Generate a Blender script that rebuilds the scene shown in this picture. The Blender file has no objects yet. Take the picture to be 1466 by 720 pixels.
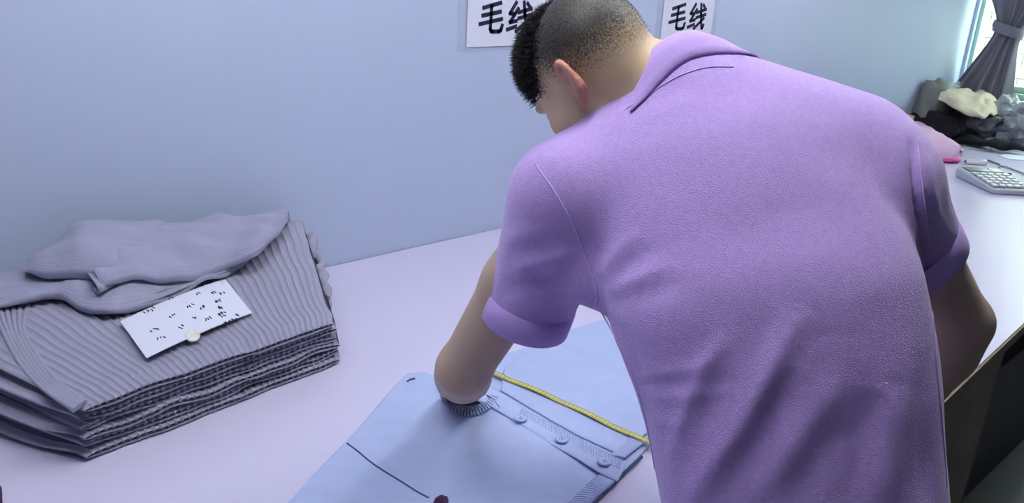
import bpy, math, random
import numpy as np
from mathutils import Vector, Matrix, noise
from mathutils.bvhtree import BVHTree

random.seed(7); rng = np.random.default_rng(7)
SC = bpy.context.scene
COL = SC.collection

# ------------------------------------------------------------------ camera, world, lights, exposure
F = 1194.0
CAM = np.array([0.0, 0.0, 1.64])
def nrm(v):
    v = np.asarray(v, float); return v / np.linalg.norm(v)
_up = -nrm([-203, 3370, F])
_X = np.array([2086 - 733, 18 - 360, F]); _X = nrm(_X - _up * (_X @ _up))
_Y = np.cross(_up, _X)
R = np.stack([_X, _Y, _up])                    # camera (x right, y down, z forward) -> world
cd = bpy.data.cameras.new('camera'); cam = bpy.data.objects.new('camera', cd); COL.objects.link(cam)
M4 = Matrix.Identity(4)
for i, ax in enumerate((R @ [1, 0, 0], R @ [0, -1, 0], R @ [0, 0, -1])):
    for j in range(3): M4[j][i] = ax[j]
for j in range(3): M4[j][3] = CAM[j]
cam.matrix_world = M4
cd.sensor_width = 36; cd.lens = F / 1466 * 36; cd.clip_start = 0.05
SC.camera = cam
SC.view_settings.view_transform = 'Standard'; SC.view_settings.look = 'None'
SC.view_settings.gamma = 1; SC.view_settings.use_curve_mapping = False
SC.view_settings.exposure = 0.0
w = bpy.data.worlds.new('world'); SC.world = w; w.use_nodes = True
w.node_tree.nodes['Background'].inputs[0].default_value = (0.80, 1.0, 0.90, 1)
w.node_tree.nodes['Background'].inputs[1].default_value = 10.5
TUBES = [(0.42, 1.02), (1.65, 0.62), (3.3, 1.15)]   # ceiling tube fittings over the table
TUBE_POWER = 62.0
TUBE_COLOR = (0.95, 0.97, 1.0)

# ------------------------------------------------------------------ helpers
TAB = 0.76
def P(u, v, d):                                # point seen at (u, v), d metres in front of the lens plane
    return R @ (np.array([(u - 733) / F, (v - 360) / F, 1.0]) * d) + CAM
def ray(u, v): return R @ nrm([u - 733, v - 360, F])
def onz(u, v, z=TAB):
    r = ray(u, v); return CAM + r * ((z - CAM[2]) / r[2])
def ony(u, v, y):
    r = ray(u, v); return CAM + r * (y / r[1])
def srgb(c):
    c = np.asarray(c, float) / 255
    return tuple(np.where(c <= .04045, c / 12.92, ((c + .055) / 1.055) ** 2.4))
MATS = {}
def mat(name, rgb, rough=.6, bump=None, var=0.0, vscale=20, metal=0, spec=.3, trans=0, alpha=1, emit=None, sheen=0, sss=0):
    """rgb in sRGB 0-255; bump = (kind, scale, strength, distance)"""
    m = bpy.data.materials.new(name); m.use_nodes = True; MATS[name] = m
    nt = m.node_tree; b = nt.nodes['Principled BSDF']; N = nt.nodes.new; L = nt.links.new
    col = (*srgb(rgb), 1)
    b.inputs['Base Color'].default_value = col
    b.inputs['Roughness'].default_value = rough; b.inputs['Metallic'].default_value = metal
    b.inputs['Specular IOR Level'].default_value = spec
    b.inputs['Transmission Weight'].default_value = trans; b.inputs['Alpha'].default_value = alpha
    if sheen: b.inputs['Sheen Weight'].default_value = sheen; b.inputs['Sheen Roughness'].default_value = .5
    if sss:
        b.inputs['Subsurface Weight'].default_value = sss; b.inputs['Subsurface Radius'].default_value = (.012, .005, .003)
        b.inputs['Subsurface Scale'].default_value = .6
    tc = N('ShaderNodeTexCoord')
    if var:
        n = N('ShaderNodeTexNoise'); n.inputs['Scale'].default_value = vscale; n.inputs['Detail'].default_value = 4
        L(tc.outputs['Object'], n.inputs['Vector'])
        r = N('ShaderNodeValToRGB'); r.color_ramp.elements[0].position = .3; r.color_ramp.elements[1].position = .7
        r.color_ramp.elements[0].color = tuple(x * (1 - var) for x in col[:3]) + (1,)
        r.color_ramp.elements[1].color = tuple(min(1, x * (1 + var)) for x in col[:3]) + (1,)
        L(n.outputs[0], r.inputs[0]); L(r.outputs[0], b.inputs['Base Color'])
    if bump:
        kind, sc, st, dist = bump
        if kind == 'noise': t = N('ShaderNodeTexNoise'); t.inputs['Detail'].default_value = 5
        else: t = N('ShaderNodeTexVoronoi')
        t.inputs['Scale'].default_value = sc
        L(tc.outputs['Object'], t.inputs['Vector'])
        bp = N('ShaderNodeBump'); bp.inputs['Strength'].default_value = st; bp.inputs['Distance'].default_value = dist
        L(t.outputs[0], bp.inputs['Height']); L(bp.outputs[0], b.inputs['Normal'])
    if emit:
        b.inputs['Emission Color'].default_value = (*emit[0], 1); b.inputs['Emission Strength'].default_value = emit[1]
    return m

class MB:
    def __init__(s): s.v = []; s.f = []; s.sm = []
    def add(s, vs, fs, smooth=False):
        o = len(s.v); s.v += [tuple(map(float, p)) for p in vs]
        s.f += [tuple(i + o for i in f) for f in fs]; s.sm += [smooth] * len(fs); return s
    def box(s, a, b):
        x0, y0, z0 = a; x1, y1, z1 = b
        vs = [(x, y, z) for z in (z0, z1) for y in (y0, y1) for x in (x0, x1)]
        return s.add(vs, [(0, 2, 3, 1), (4, 5, 7, 6), (0, 1, 5, 4), (2, 6, 7, 3), (0, 4, 6, 2), (1, 3, 7, 5)])
    def obox(s, c, ax, hs):                    # oriented box: centre, three axes, half sizes
        c = np.asarray(c, float); ax = [np.asarray(a, float) for a in ax]
        vs = [c + ax[0] * hs[0] * i + ax[1] * hs[1] * j + ax[2] * hs[2] * k for k in (-1, 1) for j in (-1, 1) for i in (-1, 1)]
        return s.add(vs, [(0, 2, 3, 1), (4, 5, 7, 6), (0, 1, 5, 4), (2, 6, 7, 3), (0, 4, 6, 2), (1, 3, 7, 5)])
    def grid(s, G, cu=False, cv=False, smooth=True):   # G[i][j] points
        G = np.asarray(G, float); n, m = G.shape[:2]
        fs = []
        for i in range(n if cu else n - 1):
            for j in range(m if cv else m - 1):
                a, b = i, (i + 1) % n; c, d = j, (j + 1) % m
                fs.append((a * m + c, b * m + c, b * m + d, a * m + d))
        return s.add(G.reshape(-1, 3), fs, smooth)
    def tube(s, pts, r, k=8, caps=True, flat=None):
        pts = np.asarray(pts, float); n = len(pts); rr = np.broadcast_to(r, n)
        T = np.gradient(pts, axis=0); T /= np.linalg.norm(T, axis=1)[:, None] + 1e-12
        ref = np.array([0, 0, 1.]) if abs(T[0][2]) < .9 else np.array([1., 0, 0])
        rings = []
        for i in range(n):
            x = nrm(np.cross(T[i], ref)); y = np.cross(x, T[i]); ref = y
            a = np.arange(k) * 2 * np.pi / k
            rings.append(pts[i] + rr[i] * (np.cos(a)[:, None] * x + np.sin(a)[:, None] * y))
        o = len(s.v); s.grid(rings, cv=True)
        if caps:
            s.f += [tuple(o + j for j in range(k))[::-1], tuple(o + (n - 1) * k + j for j in range(k))]; s.sm += [False, False]
        return s
    def lathe(s, prof, c=(0, 0, 0), k=24, ax=((1, 0, 0), (0, 1, 0), (0, 0, 1))):
        ax = [np.asarray(a, float) for a in ax]; G = []
        for i in range(k):
            a = 2 * math.pi * i / k
            G.append([np.asarray(c) + ax[0] * r * math.cos(a) + ax[1] * r * math.sin(a) + ax[2] * z for r, z in prof])
        return s.grid(G, cu=True)
    def build(s, name, m, parent=None, loc=None):
        me = bpy.data.meshes.new(name)
        v = np.array(s.v, float)
        if loc is not None: v = v - np.asarray(loc)
        me.from_pydata(v.tolist(), [], s.f); me.update()
        me.polygons.foreach_set('use_smooth', s.sm)
        me.materials.append(MATS[m] if isinstance(m, str) else m)
        o = bpy.data.objects.new(name, me); COL.objects.link(o)
        if loc is not None: o.location = tuple(loc)
        if parent is not None:
            o.parent = parent
            if loc is None: o.matrix_parent_inverse = Matrix.Translation(-Vector(parent.location))
        return o
def empty(name, loc):
    o = bpy.data.objects.new(name, None); COL.objects.link(o); o.location = tuple(map(float, loc)); o.empty_display_size = .05
    return o
def tag(o, label=None, cat=None, group=None, kind=None):
    if label: o['label'] = label
    if cat: o['category'] = cat
    if group: o['group'] = group
    if kind: o['kind'] = kind
    return o
def spline(pts, n):
    """Catmull-Rom resample"""
    p = np.asarray(pts, float); p = np.vstack([2 * p[0] - p[1], p, 2 * p[-1] - p[-2]])
    m = len(p) - 3; out = []
    for t in np.linspace(0, m - 1e-9, n):
        i = int(t); f = t - i; a, b, c, d = p[i:i + 4]
        out.append(.5 * (2 * b + (c - a) * f + (2 * a - 5 * b + 4 * c - d) * f * f + (3 * b - a - 3 * c + d) * f ** 3))
    return np.array(out)
def nz(x, y=0, z=0, s=1): return noise.noise(Vector((x * s, y * s, z * s)))

# ------------------------------------------------------------------ materials
mat('wall', (178, 190, 216), .42, ('noise', 6, .08, .01), .02, 1.5, spec=.35)
mat('ceiling', (190, 192, 198), .9)
mat('dark_wall', (84, 86, 92), .8, ('noise', 30, .1, .01))
mat('floor', (86, 84, 84), .5, ('noise', 20, .1, .01), .15, 3)
mat('laminate', (202, 196, 222), .28, ('noise', 90, .03, .002), .015, 3, spec=.45)
mat('edge_wood', (120, 100, 84), .5, ('noise', 60, .1, .002), .12, 30)
mat('panel_wood', (128, 120, 104), .6, ('noise', 25, .2, .004), .18, 8)
mat('black_metal', (26, 26, 32), .4)
mat('grey_knit', (146, 145, 166), .9, ('noise', 1200, .2, .001), .04, 150, sheen=.1)
mat('grey_knit_fine', (144, 144, 168), .9, ('noise', 1200, .25, .001), .04, 120, sheen=.1)
mat('blue_knit', (168, 180, 218), .85, ('noise', 800, .3, .0015), .03, 30, sheen=.15)
mat('blue_seam', (70, 78, 112), .8)
mat('blue_button', (162, 178, 216), .35, spec=.5)
mat('navy', (58, 60, 100), .9, ('noise', 500, .3, .002))  # colour of the painted contact shadow at the neckline
mat('thread', (90, 98, 130), .8)
mat('shell_button', (222, 224, 212), .25, var=.08, vscale=80, spec=.6)
mat('paper', (212, 214, 230), .7)
mat('ink', (28, 28, 52), .6)
mat('plastic_film', (215, 220, 234), .2, alpha=.15, spec=.5)
mat('tape_yellow', (190, 186, 108), .45, var=.05, vscale=60)
mat('polo', (184, 154, 220), .85, ('voronoi', 620, .5, .0015), .06, 140, sheen=.4)
mat('polo_rib', (186, 157, 223), .85, ('voronoi', 900, .3, .001), .03, 200, sheen=.25)
mat('polo_thread', (206, 182, 240), .8)
mat('hair', (22, 21, 26), .55, var=.2, vscale=200)
mat('trouser', (38, 40, 52), .85, ('noise', 300, .3, .002), .1, 30)
mat('shoe', (30, 30, 34), .5)
mat('eye', (235, 235, 235), .2)
mat('curtain', (124, 122, 136), .9, ('noise', 200, .25, .003), .06, 12)
mat('tile_cream', (122, 121, 112), .6, var=.04, vscale=8)
mat('grout', (84, 72, 74), .9)
mat('frame', (176, 214, 198), .35, spec=.5)
mat('glass', (235, 255, 245), .03, trans=1, alpha=.25)
mat('calc_body', (176, 180, 192), .4, spec=.4)
mat('calc_key', (226, 228, 232), .4)
mat('calc_dark', (52, 54, 62), .4)
mat('calc_lcd', (150, 160, 158), .2, spec=.6)
mat('white_plastic', (228, 228, 232), .35)
mat('steel', (150, 152, 160), .3, metal=.8)
mat('pink_cloth', (226, 188, 216), .85, ('noise', 60, .3, .006), .05, 20)
mat('hot_pink', (226, 92, 164), .5)
mat('beige_cloth', (196, 184, 164), .8, ('noise', 40, .3, .008), .06, 15)
mat('black_cloth', (24, 24, 32), .9, ('noise', 40, .3, .008))
mat('grey_wrap', (92, 92, 104), .25, ('noise', 22, .7, .02), .3, 18, spec=.7)
mat('clear_bag', (150, 158, 164), .12, ('noise', 26, .9, .03), .45, 22, spec=.9)
mat('dark_cloth', (112, 114, 114), .85, ('noise', 30, .3, .008), .1, 10)
mat('brown_board', (150, 122, 104), .7)
mat('purple_cloth', (70, 34, 74), .9, ('noise', 300, .4, .003))
mat('lamp_body', (225, 225, 225), .5)
mat('lamp_tube', (255, 255, 255), .5, emit=(TUBE_COLOR, TUBE_POWER))

# ------------------------------------------------------------------ the room
WY = 2.004; WX = 5.712; CZ = 2.70; LX = -1.6; FY = -2.0
def struct(name, m, *boxes, parent=None):
    b = MB()
    for bx in boxes: b.box(*bx)
    o = b.build(name, m, parent)
    if parent is None: o['kind'] = 'structure'
    return o
struct('floor', 'floor', ((LX, FY, -.05), (WX, WY, 0)))
struct('ceiling', 'ceiling', ((LX, FY, CZ), (WX, WY, CZ + .05)))
struct('wall_back', 'wall', ((LX, WY, 0), (WX + .2, WY + .08, CZ)))
struct('wall_left', 'wall', ((LX - .08, FY, 0), (LX, WY, CZ)))
struct('wall_front', 'dark_wall', ((LX, FY - .08, 0), (WX, FY, CZ)))
WZ0, WZ1, WYa, WYb = 1.03, 2.2, .35, 1.985      # window opening
wr = struct('wall_right', 'wall', ((WX, FY, 0), (WX + .14, WY, WZ0)), ((WX, FY, WZ1), (WX + .14, WY, CZ)),
       ((WX, FY, WZ0), (WX + .14, WYa, WZ1)), ((WX, WYb, WZ0), (WX + .14, WY, WZ1)))
win = empty('window_1', (WX + .07, (WYa + WYb) / 2, WZ0)); win['kind'] = 'structure'
fr = MB(); t = .035
for a, b in (((WYa, WZ0), (WYb, WZ0 + t)), ((WYa, WZ1 - t), (WYb, WZ1)), ((WYa, WZ0 + t), (WYa + t, WZ1 - t)), ((WYb - t * .6, WZ0 + t), (WYb, WZ1 - t)), ((1.15, WZ0 + t), (1.19, WZ1 - t))):
    fr.box((WX + .04, a[0], a[1]), (WX + .09, b[0], b[1]))
fr.build('window_frame', 'frame', win)
for a, b in ((WYa + t, 1.15), (1.19, WYb - t * .6)):
    MB().box((WX + .063, a, WZ0 + t), (WX + .067, b, WZ1 - t)).build('pane', 'glass', win)
MB().box((WX - .03, WYa, WZ0 - .025), (WX + .04, WYb, WZ0)).build('window_sill', 'frame', win)
# tiled wall of the building across the alley
EX = 9.4
ex = struct('wall_outside', 'grout', ((EX, -2.5, 0), (EX + .1, 7.0, 3.0)))
tm = None; tw, th = .15, .12; rest = MB()
for r_ in range(24):
    for c_ in range(56):
        y = -1.6 + c_ * tw + (tw / 2 if r_ % 2 else 0); z = .12 + r_ * th
        dx = random.random() * .004; half = (tw / 2 - .006, th / 2 - .006)
        if not (2.0 < y < 4.6 and .75 < z < 2.65):      # tiles seen largest in the photo are separate, the others one part
            rest.box((EX - .012 - dx, y - half[0], z - half[1]), (EX, y + half[0], z + half[1])); continue
        if tm is None:
            o = MB().box((EX - .012, y - half[0], z - half[1]), (EX, y + half[0], z + half[1])).build('tile', 'tile_cream', ex, loc=(EX, y, z)); tm = o.data
        else:
            o = bpy.data.objects.new('tile', tm); COL.objects.link(o); o.parent = ex; o.location = (EX, y, z)
        o.location.x -= dx
tag(rest.build('tile_field', 'tile_cream', ex), kind='stuff')

# ceiling tube lamps
for i, (x, y) in enumerate(TUBES):
    lp = empty('ceiling_lamp', (x, y, CZ - .09))
    tag(lp, ('twin tube ceiling lamp over the folded grey cardigans', 'twin tube ceiling lamp over the middle of the worktable', 'twin tube ceiling lamp nearest the window')[i], 'lamp', 'tube lamps on the ceiling')
    MB().box((x - .62, y - .07, CZ - .05), (x + .62, y + .07, CZ)).build('housing', 'lamp_body', lp)
    for dy in (-.04, .04):
        MB().tube([(x - .6, y + dy, CZ - .07), (x + .6, y + dy, CZ - .07)], .014, 10).build('tube', 'lamp_tube', lp)

# ------------------------------------------------------------------ worktable
FE = lambda x: .531 + (x - 1.863) * .057          # front edge
tb = empty('worktable', (2.0, 1.2, 0))
tag(tb, 'long pale lavender laminate worktable running along the back wall to the window', 'table')
x0, x1 = -.9, 5.70
b = MB(); z0, z1 = TAB - .03, TAB
b.add([(x0, FE(x0), z0), (x1, FE(x1), z0), (x1, WY - .004, z0), (x0, WY - .004, z0), (x0, FE(x0), z1), (x1, FE(x1), z1), (x1, WY - .004, z1), (x0, WY - .004, z1)],
      [(0, 3, 2, 1), (4, 5, 6, 7), (0, 1, 5, 4), (1, 2, 6, 5), (2, 3, 7, 6), (3, 0, 4, 7)])
b.build('tabletop', 'laminate', tb)
def fbox(xa, xb, za, zb, d0, d1):                 # box following the front edge
    m = MB(); q = [(xa, FE(xa) + d0), (xb, FE(xb) + d0), (xb, FE(xb) + d1), (xa, FE(xa) + d1)]
    return m.add([(*p, za) for p in q] + [(*p, zb) for p in q], [(0, 3, 2, 1), (4, 5, 6, 7), (0, 1, 5, 4), (1, 2, 6, 5), (2, 3, 7, 6), (3, 0, 4, 7)])
fbox(x0, x1, TAB - .034, TAB - .003, -.006, 0).build('edge_band', 'edge_wood', tb)
fbox(-.6, 2.47, .02, TAB - .034, .02, .04).build('front_panel', 'panel_wood', tb)
for xl in (-.8, 2.52, 5.5):
    fbox(xl - .03, xl + .03, 0, TAB - .034, .03, .09).build('leg', 'black_metal', tb)
    MB().box((xl - .03, 1.85, 0), (xl + .03, 1.91, TAB - .03)).build('leg', 'black_metal', tb)
cr = empty('storage_crate', (3.2, .9, 0)); tag(cr, 'black storage crate in the dark space under the worktable', 'crate')
m = MB()
m.box((2.7, .66, 0), (3.7, 1.2, .02)); m.box((2.7, .66, .02), (3.7, .68, .5)); m.box((2.7, 1.18, .02), (3.7, 1.2, .5)); m.box((2.7, .68, .02), (2.72, 1.18, .5)); m.box((3.68, .68, .02), (3.7, 1.18, .5))
m.build('crate_body', 'black_metal', cr)
MB().box((2.68, .64, .5), (3.72, 1.22, .53)).build('lid', 'black_metal', cr)

# ------------------------------------------------------------------ wall signs
MAO = [[(.16, .80), (.84, .97)], [(.14, .55), (.84, .68)], [(.05, .28), (.90, .44)],
       [(.48, .86), (.46, .12), (.49, .05), (.56, .03), (.80, .03), (.88, .07), (.93, .24)]]
def nx(p): return [((a - 440) / 250, 1 - (b_ - 50) / 370) for a, b_ in p]
XIAN = [nx(p) for p in ([(522, 55), (462, 190), (505, 195)], [(545, 130), (467, 298), (532, 282)], [(440, 388), (530, 350)],
        [(600, 50), (615, 200), (632, 320), (648, 408), (660, 400), (672, 355)], [(635, 65), (660, 105)], [(550, 178), (682, 130)], [(550, 252), (685, 205)], [(665, 260), (530, 412)])]
def strokes(mb, segs, ox, oz, wd, hg, th, y):
    for s_ in segs:
        for (a, b_), (c, d) in zip(s_[:-1], s_[1:]):
            p = np.array([ox + a * wd, y, oz + b_ * hg]); q = np.array([ox + c * wd, y, oz + d * hg])
            dr = nrm(q - p); n = np.array([-dr[2], 0, dr[0]])
            mb.obox((p + q) / 2, (dr, n, (0, -1, 0)), (np.linalg.norm(q - p) / 2 + th * .35, th / 2, .0004))
def sign(xa, xb, za, ca, cb, cz, ch, label):
    o = empty('wall_sign', ((xa + xb) / 2, WY - .002, za)); tag(o, label, 'sign', 'yarn signs on the wall')
    hgt = .215
    MB().box((xa - .035, WY - .0022, za - .014), (xb + .035, WY - .0008, za + hgt + .02)).build('plastic_sleeve', 'plastic_film', o)
    MB().box((xa, WY - .0040, za), (xb, WY - .0026, za + hgt)).build('paper_sheet', 'paper', o)
    wd = (cb - ca) * .47
    for seg, ox in ((MAO, ca), (XIAN, cb - wd)):
        mb = MB(); strokes(mb, seg, ox, cz, wd, ch, .0125, WY - .0044); c = mb.build('character', 'ink', o)
sign(1.662, 1.985, 1.371, 1.706, 1.930, 1.413, .092, 'white paper wall sign with two dark characters, left of the head')
sign(2.610, 2.935, 1.372, 2.648, 2.884, 1.410, .096, 'white paper wall sign with two dark characters, behind the collar')

# ------------------------------------------------------------------ implicit surface mesher
def surface_nets(d, xs, ys, zs):
    nx_, ny_, nz_ = d.shape; s = d < 0
    acc = np.zeros((nx_ - 1, ny_ - 1, nz_ - 1, 3), np.float32); cnt = np.zeros((nx_ - 1, ny_ - 1, nz_ - 1), np.float32)
    ax = [np.asarray(a, np.float32) for a in (xs, ys, zs)]
    edges = []
    for A in range(3):
        sl0 = [slice(None)] * 3; sl1 = [slice(None)] * 3; sl0[A] = slice(0, -1); sl1[A] = slice(1, None)
        I = np.argwhere(s[tuple(sl0)] != s[tuple(sl1)]); J = I.copy(); J[:, A] += 1
        da = d[tuple(I.T)]; db = d[tuple(J.T)]; f = da / (da - db)
        p = np.stack([ax[k][I[:, k]] for k in range(3)], 1)
        p[:, A] = ax[A][I[:, A]] * (1 - f) + ax[A][J[:, A]] * f
        B, C = [(1, 2), (2, 0), (0, 1)][A]
        for ob in (0, -1):
            for oc in (0, -1):
                K = I.copy(); K[:, B] += ob; K[:, C] += oc
                ok = (K[:, B] >= 0) & (K[:, C] >= 0) & (K[:, B] < cnt.shape[B]) & (K[:, C] < cnt.shape[C])
                np.add.at(acc, tuple(K[ok].T), p[ok]); np.add.at(cnt, tuple(K[ok].T), 1)
        edges.append((A, B, C, I, da < 0))
    act = cnt > 0; idx = -np.ones(cnt.shape, np.int64); idx[act] = np.arange(act.sum())
    V = acc[act] / cnt[act][:, None]; Fs = []
    for A, B, C, I, neg in edges:
        ok = (I[:, B] > 0) & (I[:, C] > 0) & (I[:, B] < cnt.shape[B]) & (I[:, C] < cnt.shape[C])
        I = I[ok]; neg = neg[ok]; q = []
        for ob, oc in ((-1, -1), (0, -1), (0, 0), (-1, 0)):
            K = I.copy(); K[:, B] += ob; K[:, C] += oc; q.append(idx[tuple(K.T)])
        q = np.stack(q, 1); q[~neg] = q[~neg][:, ::-1]; Fs.append(q)
    return V.astype(float), np.vstack(Fs)
class Field:
    def __init__(s, xs, ys, zs):
        s.ax = [np.asarray(a, np.float32) for a in (xs, ys, zs)]; s.d = np.full([len(a) for a in s.ax], .5, np.float32)
    def _box(s, lo, hi):
        sl = tuple(slice(max(0, int(np.searchsorted(a, l)) - 1), min(len(a), int(np.searchsorted(a, h)) + 1)) for a, l, h in zip(s.ax, lo, hi))
        g = np.meshgrid(*[a[i] for a, i in zip(s.ax, sl)], indexing='ij', sparse=True); return sl, g
    def _merge(s, sl, v, k, sub=False):
        a = s.d[sl]
        if sub: a, v = -a, v
        h = np.clip(.5 + .5 * (a - v) / k, 0, 1) if k > 0 else (a > v).astype(np.float32)
        o = a * (1 - h) + v * h - k * h * (1 - h)
        s.d[sl] = -o if sub else o
    def cone(s, a, b, ra, rb, k=.02, sub=False, flat=None):
        """tapered capsule; flat=(axis, factor) squeezes along an axis"""
        a = np.asarray(a, float); b = np.asarray(b, float); m = max(ra, rb) * (1.0 if flat is None else max(1, 1)) + k + .012
        sl, g = s._box(np.minimum(a, b) - m, np.maximum(a, b) + m)
        ab = b - a; L2 = ab @ ab + 1e-12
        q = [g[i] - np.float32(a[i]) for i in range(3)]
        t = np.clip((q[0] * ab[0] + q[1] * ab[1] + q[2] * ab[2]) / L2, 0, 1)
        e = [q[i] - t * ab[i] for i in range(3)]
        r2 = e[0] ** 2 + e[1] ** 2 + e[2] ** 2
        if flat is not None:
            n = nrm(flat[0]); dn = e[0] * n[0] + e[1] * n[1] + e[2] * n[2]
            r2 = r2 + dn ** 2 * (1 / flat[1] ** 2 - 1)
        v = np.sqrt(r2) - (ra + (rb - ra) * t)
        s._merge(sl, v.astype(np.float32), k, sub)
    def chain(s, pts, rs, k=.01, flat=None):
        for i in range(len(pts) - 1): s.cone(pts[i], pts[i + 1], rs[i], rs[i + 1], k if i else k, flat=flat)
    def ell(s, c, axes, r, k=.02, sub=False):
        c = np.asarray(c, float); m = max(r) + k + .012
        sl, g = s._box(c - m, c + m)
        q = [g[i] - np.float32(c[i]) for i in range(3)]
        w_ = [(q[0] * a[0] + q[1] * a[1] + q[2] * a[2]) / rr for a, rr in zip(axes, r)]
        k0 = np.sqrt(w_[0] ** 2 + w_[1] ** 2 + w_[2] ** 2) + 1e-9
        k1 = np.sqrt((w_[0] / r[0]) ** 2 + (w_[1] / r[1]) ** 2 + (w_[2] / r[2]) ** 2) + 1e-9
        s._merge(sl, (k0 * (k0 - 1) / k1).astype(np.float32), k, sub)
    def loft(s, c0, e, n, k_, secs, off=0., k=.03, pw=2.4):
        """secs: rows (t, a-centre, b-centre, A, B) along axis k_ from c0; e lateral, n sagittal"""
        secs = np.asarray(secs, float); T = np.linspace(secs[0, 0], secs[-1, 0], 240)
        cur = [np.interp(T, secs[:, 0], secs[:, i]) for i in range(1, 5)]
        ker = np.hanning(41); ker /= ker.sum()
        cur = [np.convolve(np.pad(c, 20, 'edge'), ker, 'valid') for c in cur]
        pts = [c0 + k_ * t + e * a for t, a in zip(secs[:, 0], secs[:, 1])]
        m = secs[:, 3:].max() + k + .05
        sl, g = s._box(np.min(pts, 0) - m, np.max(pts, 0) + m)
        q = [g[i] - np.float32(c0[i]) for i in range(3)]
        dot = lambda a: q[0] * a[0] + q[1] * a[1] + q[2] * a[2]
        t = dot(k_); ca, cb, A, B = [np.interp(t, T, c).astype(np.float32) for c in cur]
        A = A + off; B = B + off
        x = np.abs(dot(e) - ca) / A; y = np.abs(dot(n) - cb) / B
        v = ((x ** pw + y ** pw + 1e-9) ** (1 / pw) - 1) * np.minimum(A, B) * 1.1
        over = np.maximum(np.maximum(secs[0, 0] - t, t - secs[-1, 0]) - off, -.2)
        h = np.clip(.5 + .5 * (over - v) / .04, 0, 1); v = v * (1 - h) + over * h + .04 * h * (1 - h)
        s._merge(sl, v.astype(np.float32), k)
    def mesh(s): return surface_nets(s.d, *s.ax)
def axis(*seg):                                   # rectilinear grid axis from (start, end, step) runs
    out = []
    for a, b_, st in seg: out += list(np.arange(a, b_, st))
    return np.array(out)
def vnormals(V, Q):
    a, b_, c, d = (V[Q[:, i]] for i in range(4)); n = np.cross(c - a, d - b_)
    N = np.zeros_like(V)
    for i in range(4): np.add.at(N, Q[:, i], n)
    return N / (np.linalg.norm(N, axis=1)[:, None] + 1e-12)
def smooth_v(V, Q, it=1, lam=.5):
    E = np.vstack([Q[:, [0, 1]], Q[:, [1, 2]], Q[:, [2, 3]], Q[:, [3, 0]]])
    for _ in range(it):
        S = np.zeros_like(V); c = np.zeros(len(V))
        np.add.at(S, E[:, 0], V[E[:, 1]]); np.add.at(c, E[:, 0], 1)
        np.add.at(S, E[:, 1], V[E[:, 0]]); np.add.at(c, E[:, 1], 1)
        V = V * (1 - lam) + lam * S / c[:, None]
    return V
def polymesh(name, V, Q, m, parent=None, loc=None):
    me = bpy.data.meshes.new(name)
    if loc is not None: V = V - np.asarray(loc)
    me.vertices.add(len(V)); me.vertices.foreach_set('co', V.astype(np.float32).ravel())
    me.loops.add(Q.size); me.loops.foreach_set('vertex_index', Q.astype(np.int32).ravel())
    me.polygons.add(len(Q)); me.polygons.foreach_set('loop_start', np.arange(0, Q.size, 4, dtype=np.int32))
    me.update(calc_edges=True); me.validate()
    me.polygons.foreach_set('use_smooth', np.ones(len(Q), bool))
    me.materials.append(MATS[m] if isinstance(m, str) else m)
    o = bpy.data.objects.new(name, me); COL.objects.link(o)
    if loc is not None: o.location = tuple(loc)
    if parent is not None: o.parent = parent; o.matrix_parent_inverse = Matrix.Translation(-Vector(parent.location))
    return o

# ------------------------------------------------------------------ the person
# joints
S_px = [(1152, 860, 1.075), (1149, 720, 1.085), (1128, 560, 1.085), (1093, 430, 1.105), (1056, 310, 1.15), (1028, 215, 1.205), (1000, 140, 1.24)]
S3 = [P(*s) for s in S_px]
kx = nrm(S3[5] - S3[1]); LS = P(808, 292, 1.19); RS = P(1262, 270, 1.16)
ex_ = RS - LS; ex_ = nrm(ex_ - kx * (ex_ @ kx)); nb = np.cross(ex_, kx)       # nb: out of the back
if nb @ (CAM - S3[2]) < 0: nb = -nb
c0 = S3[1]
AB = [(.180, .125), (.180, .118), (.187, .118), (.203, .122), (.205, .118), (.165, .098), (.085, .075)]
secs = []
for p, (A, B_) in zip(S3, AB):
    q = p - c0; secs.append((q @ kx, q @ ex_, q @ nb, A, B_))
hip = S3[0] + np.array([0, 0, -.02]); 
LE = P(664, 528, 1.36); LW = P(662, 553, 1.565); RE = P(1376, 462, 1.27); RW = P(1296, 596, 1.33)
HC = P(843, 98, 1.235)                                                         # head centre
cv = lambda v: nrm(R @ np.array(v, float))
hf = cv((-.49, .62, .61)); hu = cv((-.62, -.70, .22)); hu = nrm(hu - hf * (hu @ hf)); hl = np.cross(hu, hf)
NB = P(970, 138, 1.215)                                                        # neck base
def hd(f, u, l): return HC + hf * f + hu * u + hl * l

def hand(fd, wrist, dr, nrmv, side, spread=.35, curl=.5, thumb=.8):
    """palm + four fingers + thumb; dr finger direction, nrmv palm normal (back of the hand), side = thumb side"""
    dr = nrm(dr); n = nrm(nrmv - dr * (nrmv @ dr)); l = side
    l = nrm(l - dr * (l @ dr) - n * (l @ n))
    fd.ell(wrist + dr * .05, (dr, l, n), (.056, .043, .017), .015)
    for i, (o, ln) in enumerate(((.030, .070), (.010, .078), (-.010, .073), (-.029, .058))):
        p = wrist + dr * .085 + l * o; d = nrm(dr + l * o * spread * 8); pts = [p]
        for j, q in enumerate((.45, .32, .23)):
            d = nrm(d - n * curl * (.25 + .35 * j)); p = p + d * ln * q * 1.15; pts.append(p)
        fd.chain(pts, (.0092, .0088, .008, .007), .006)
    p = wrist + dr * .03 + l * .032; d = nrm(dr * .7 + l * thumb); pts = [p]
    for q in (.035, .03, .024): p = p + d * q; d = nrm(d + dr * .35 - n * .15); pts.append(p)
    fd.chain(pts, (.013, .0105, .0095, .008), .008)

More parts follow.
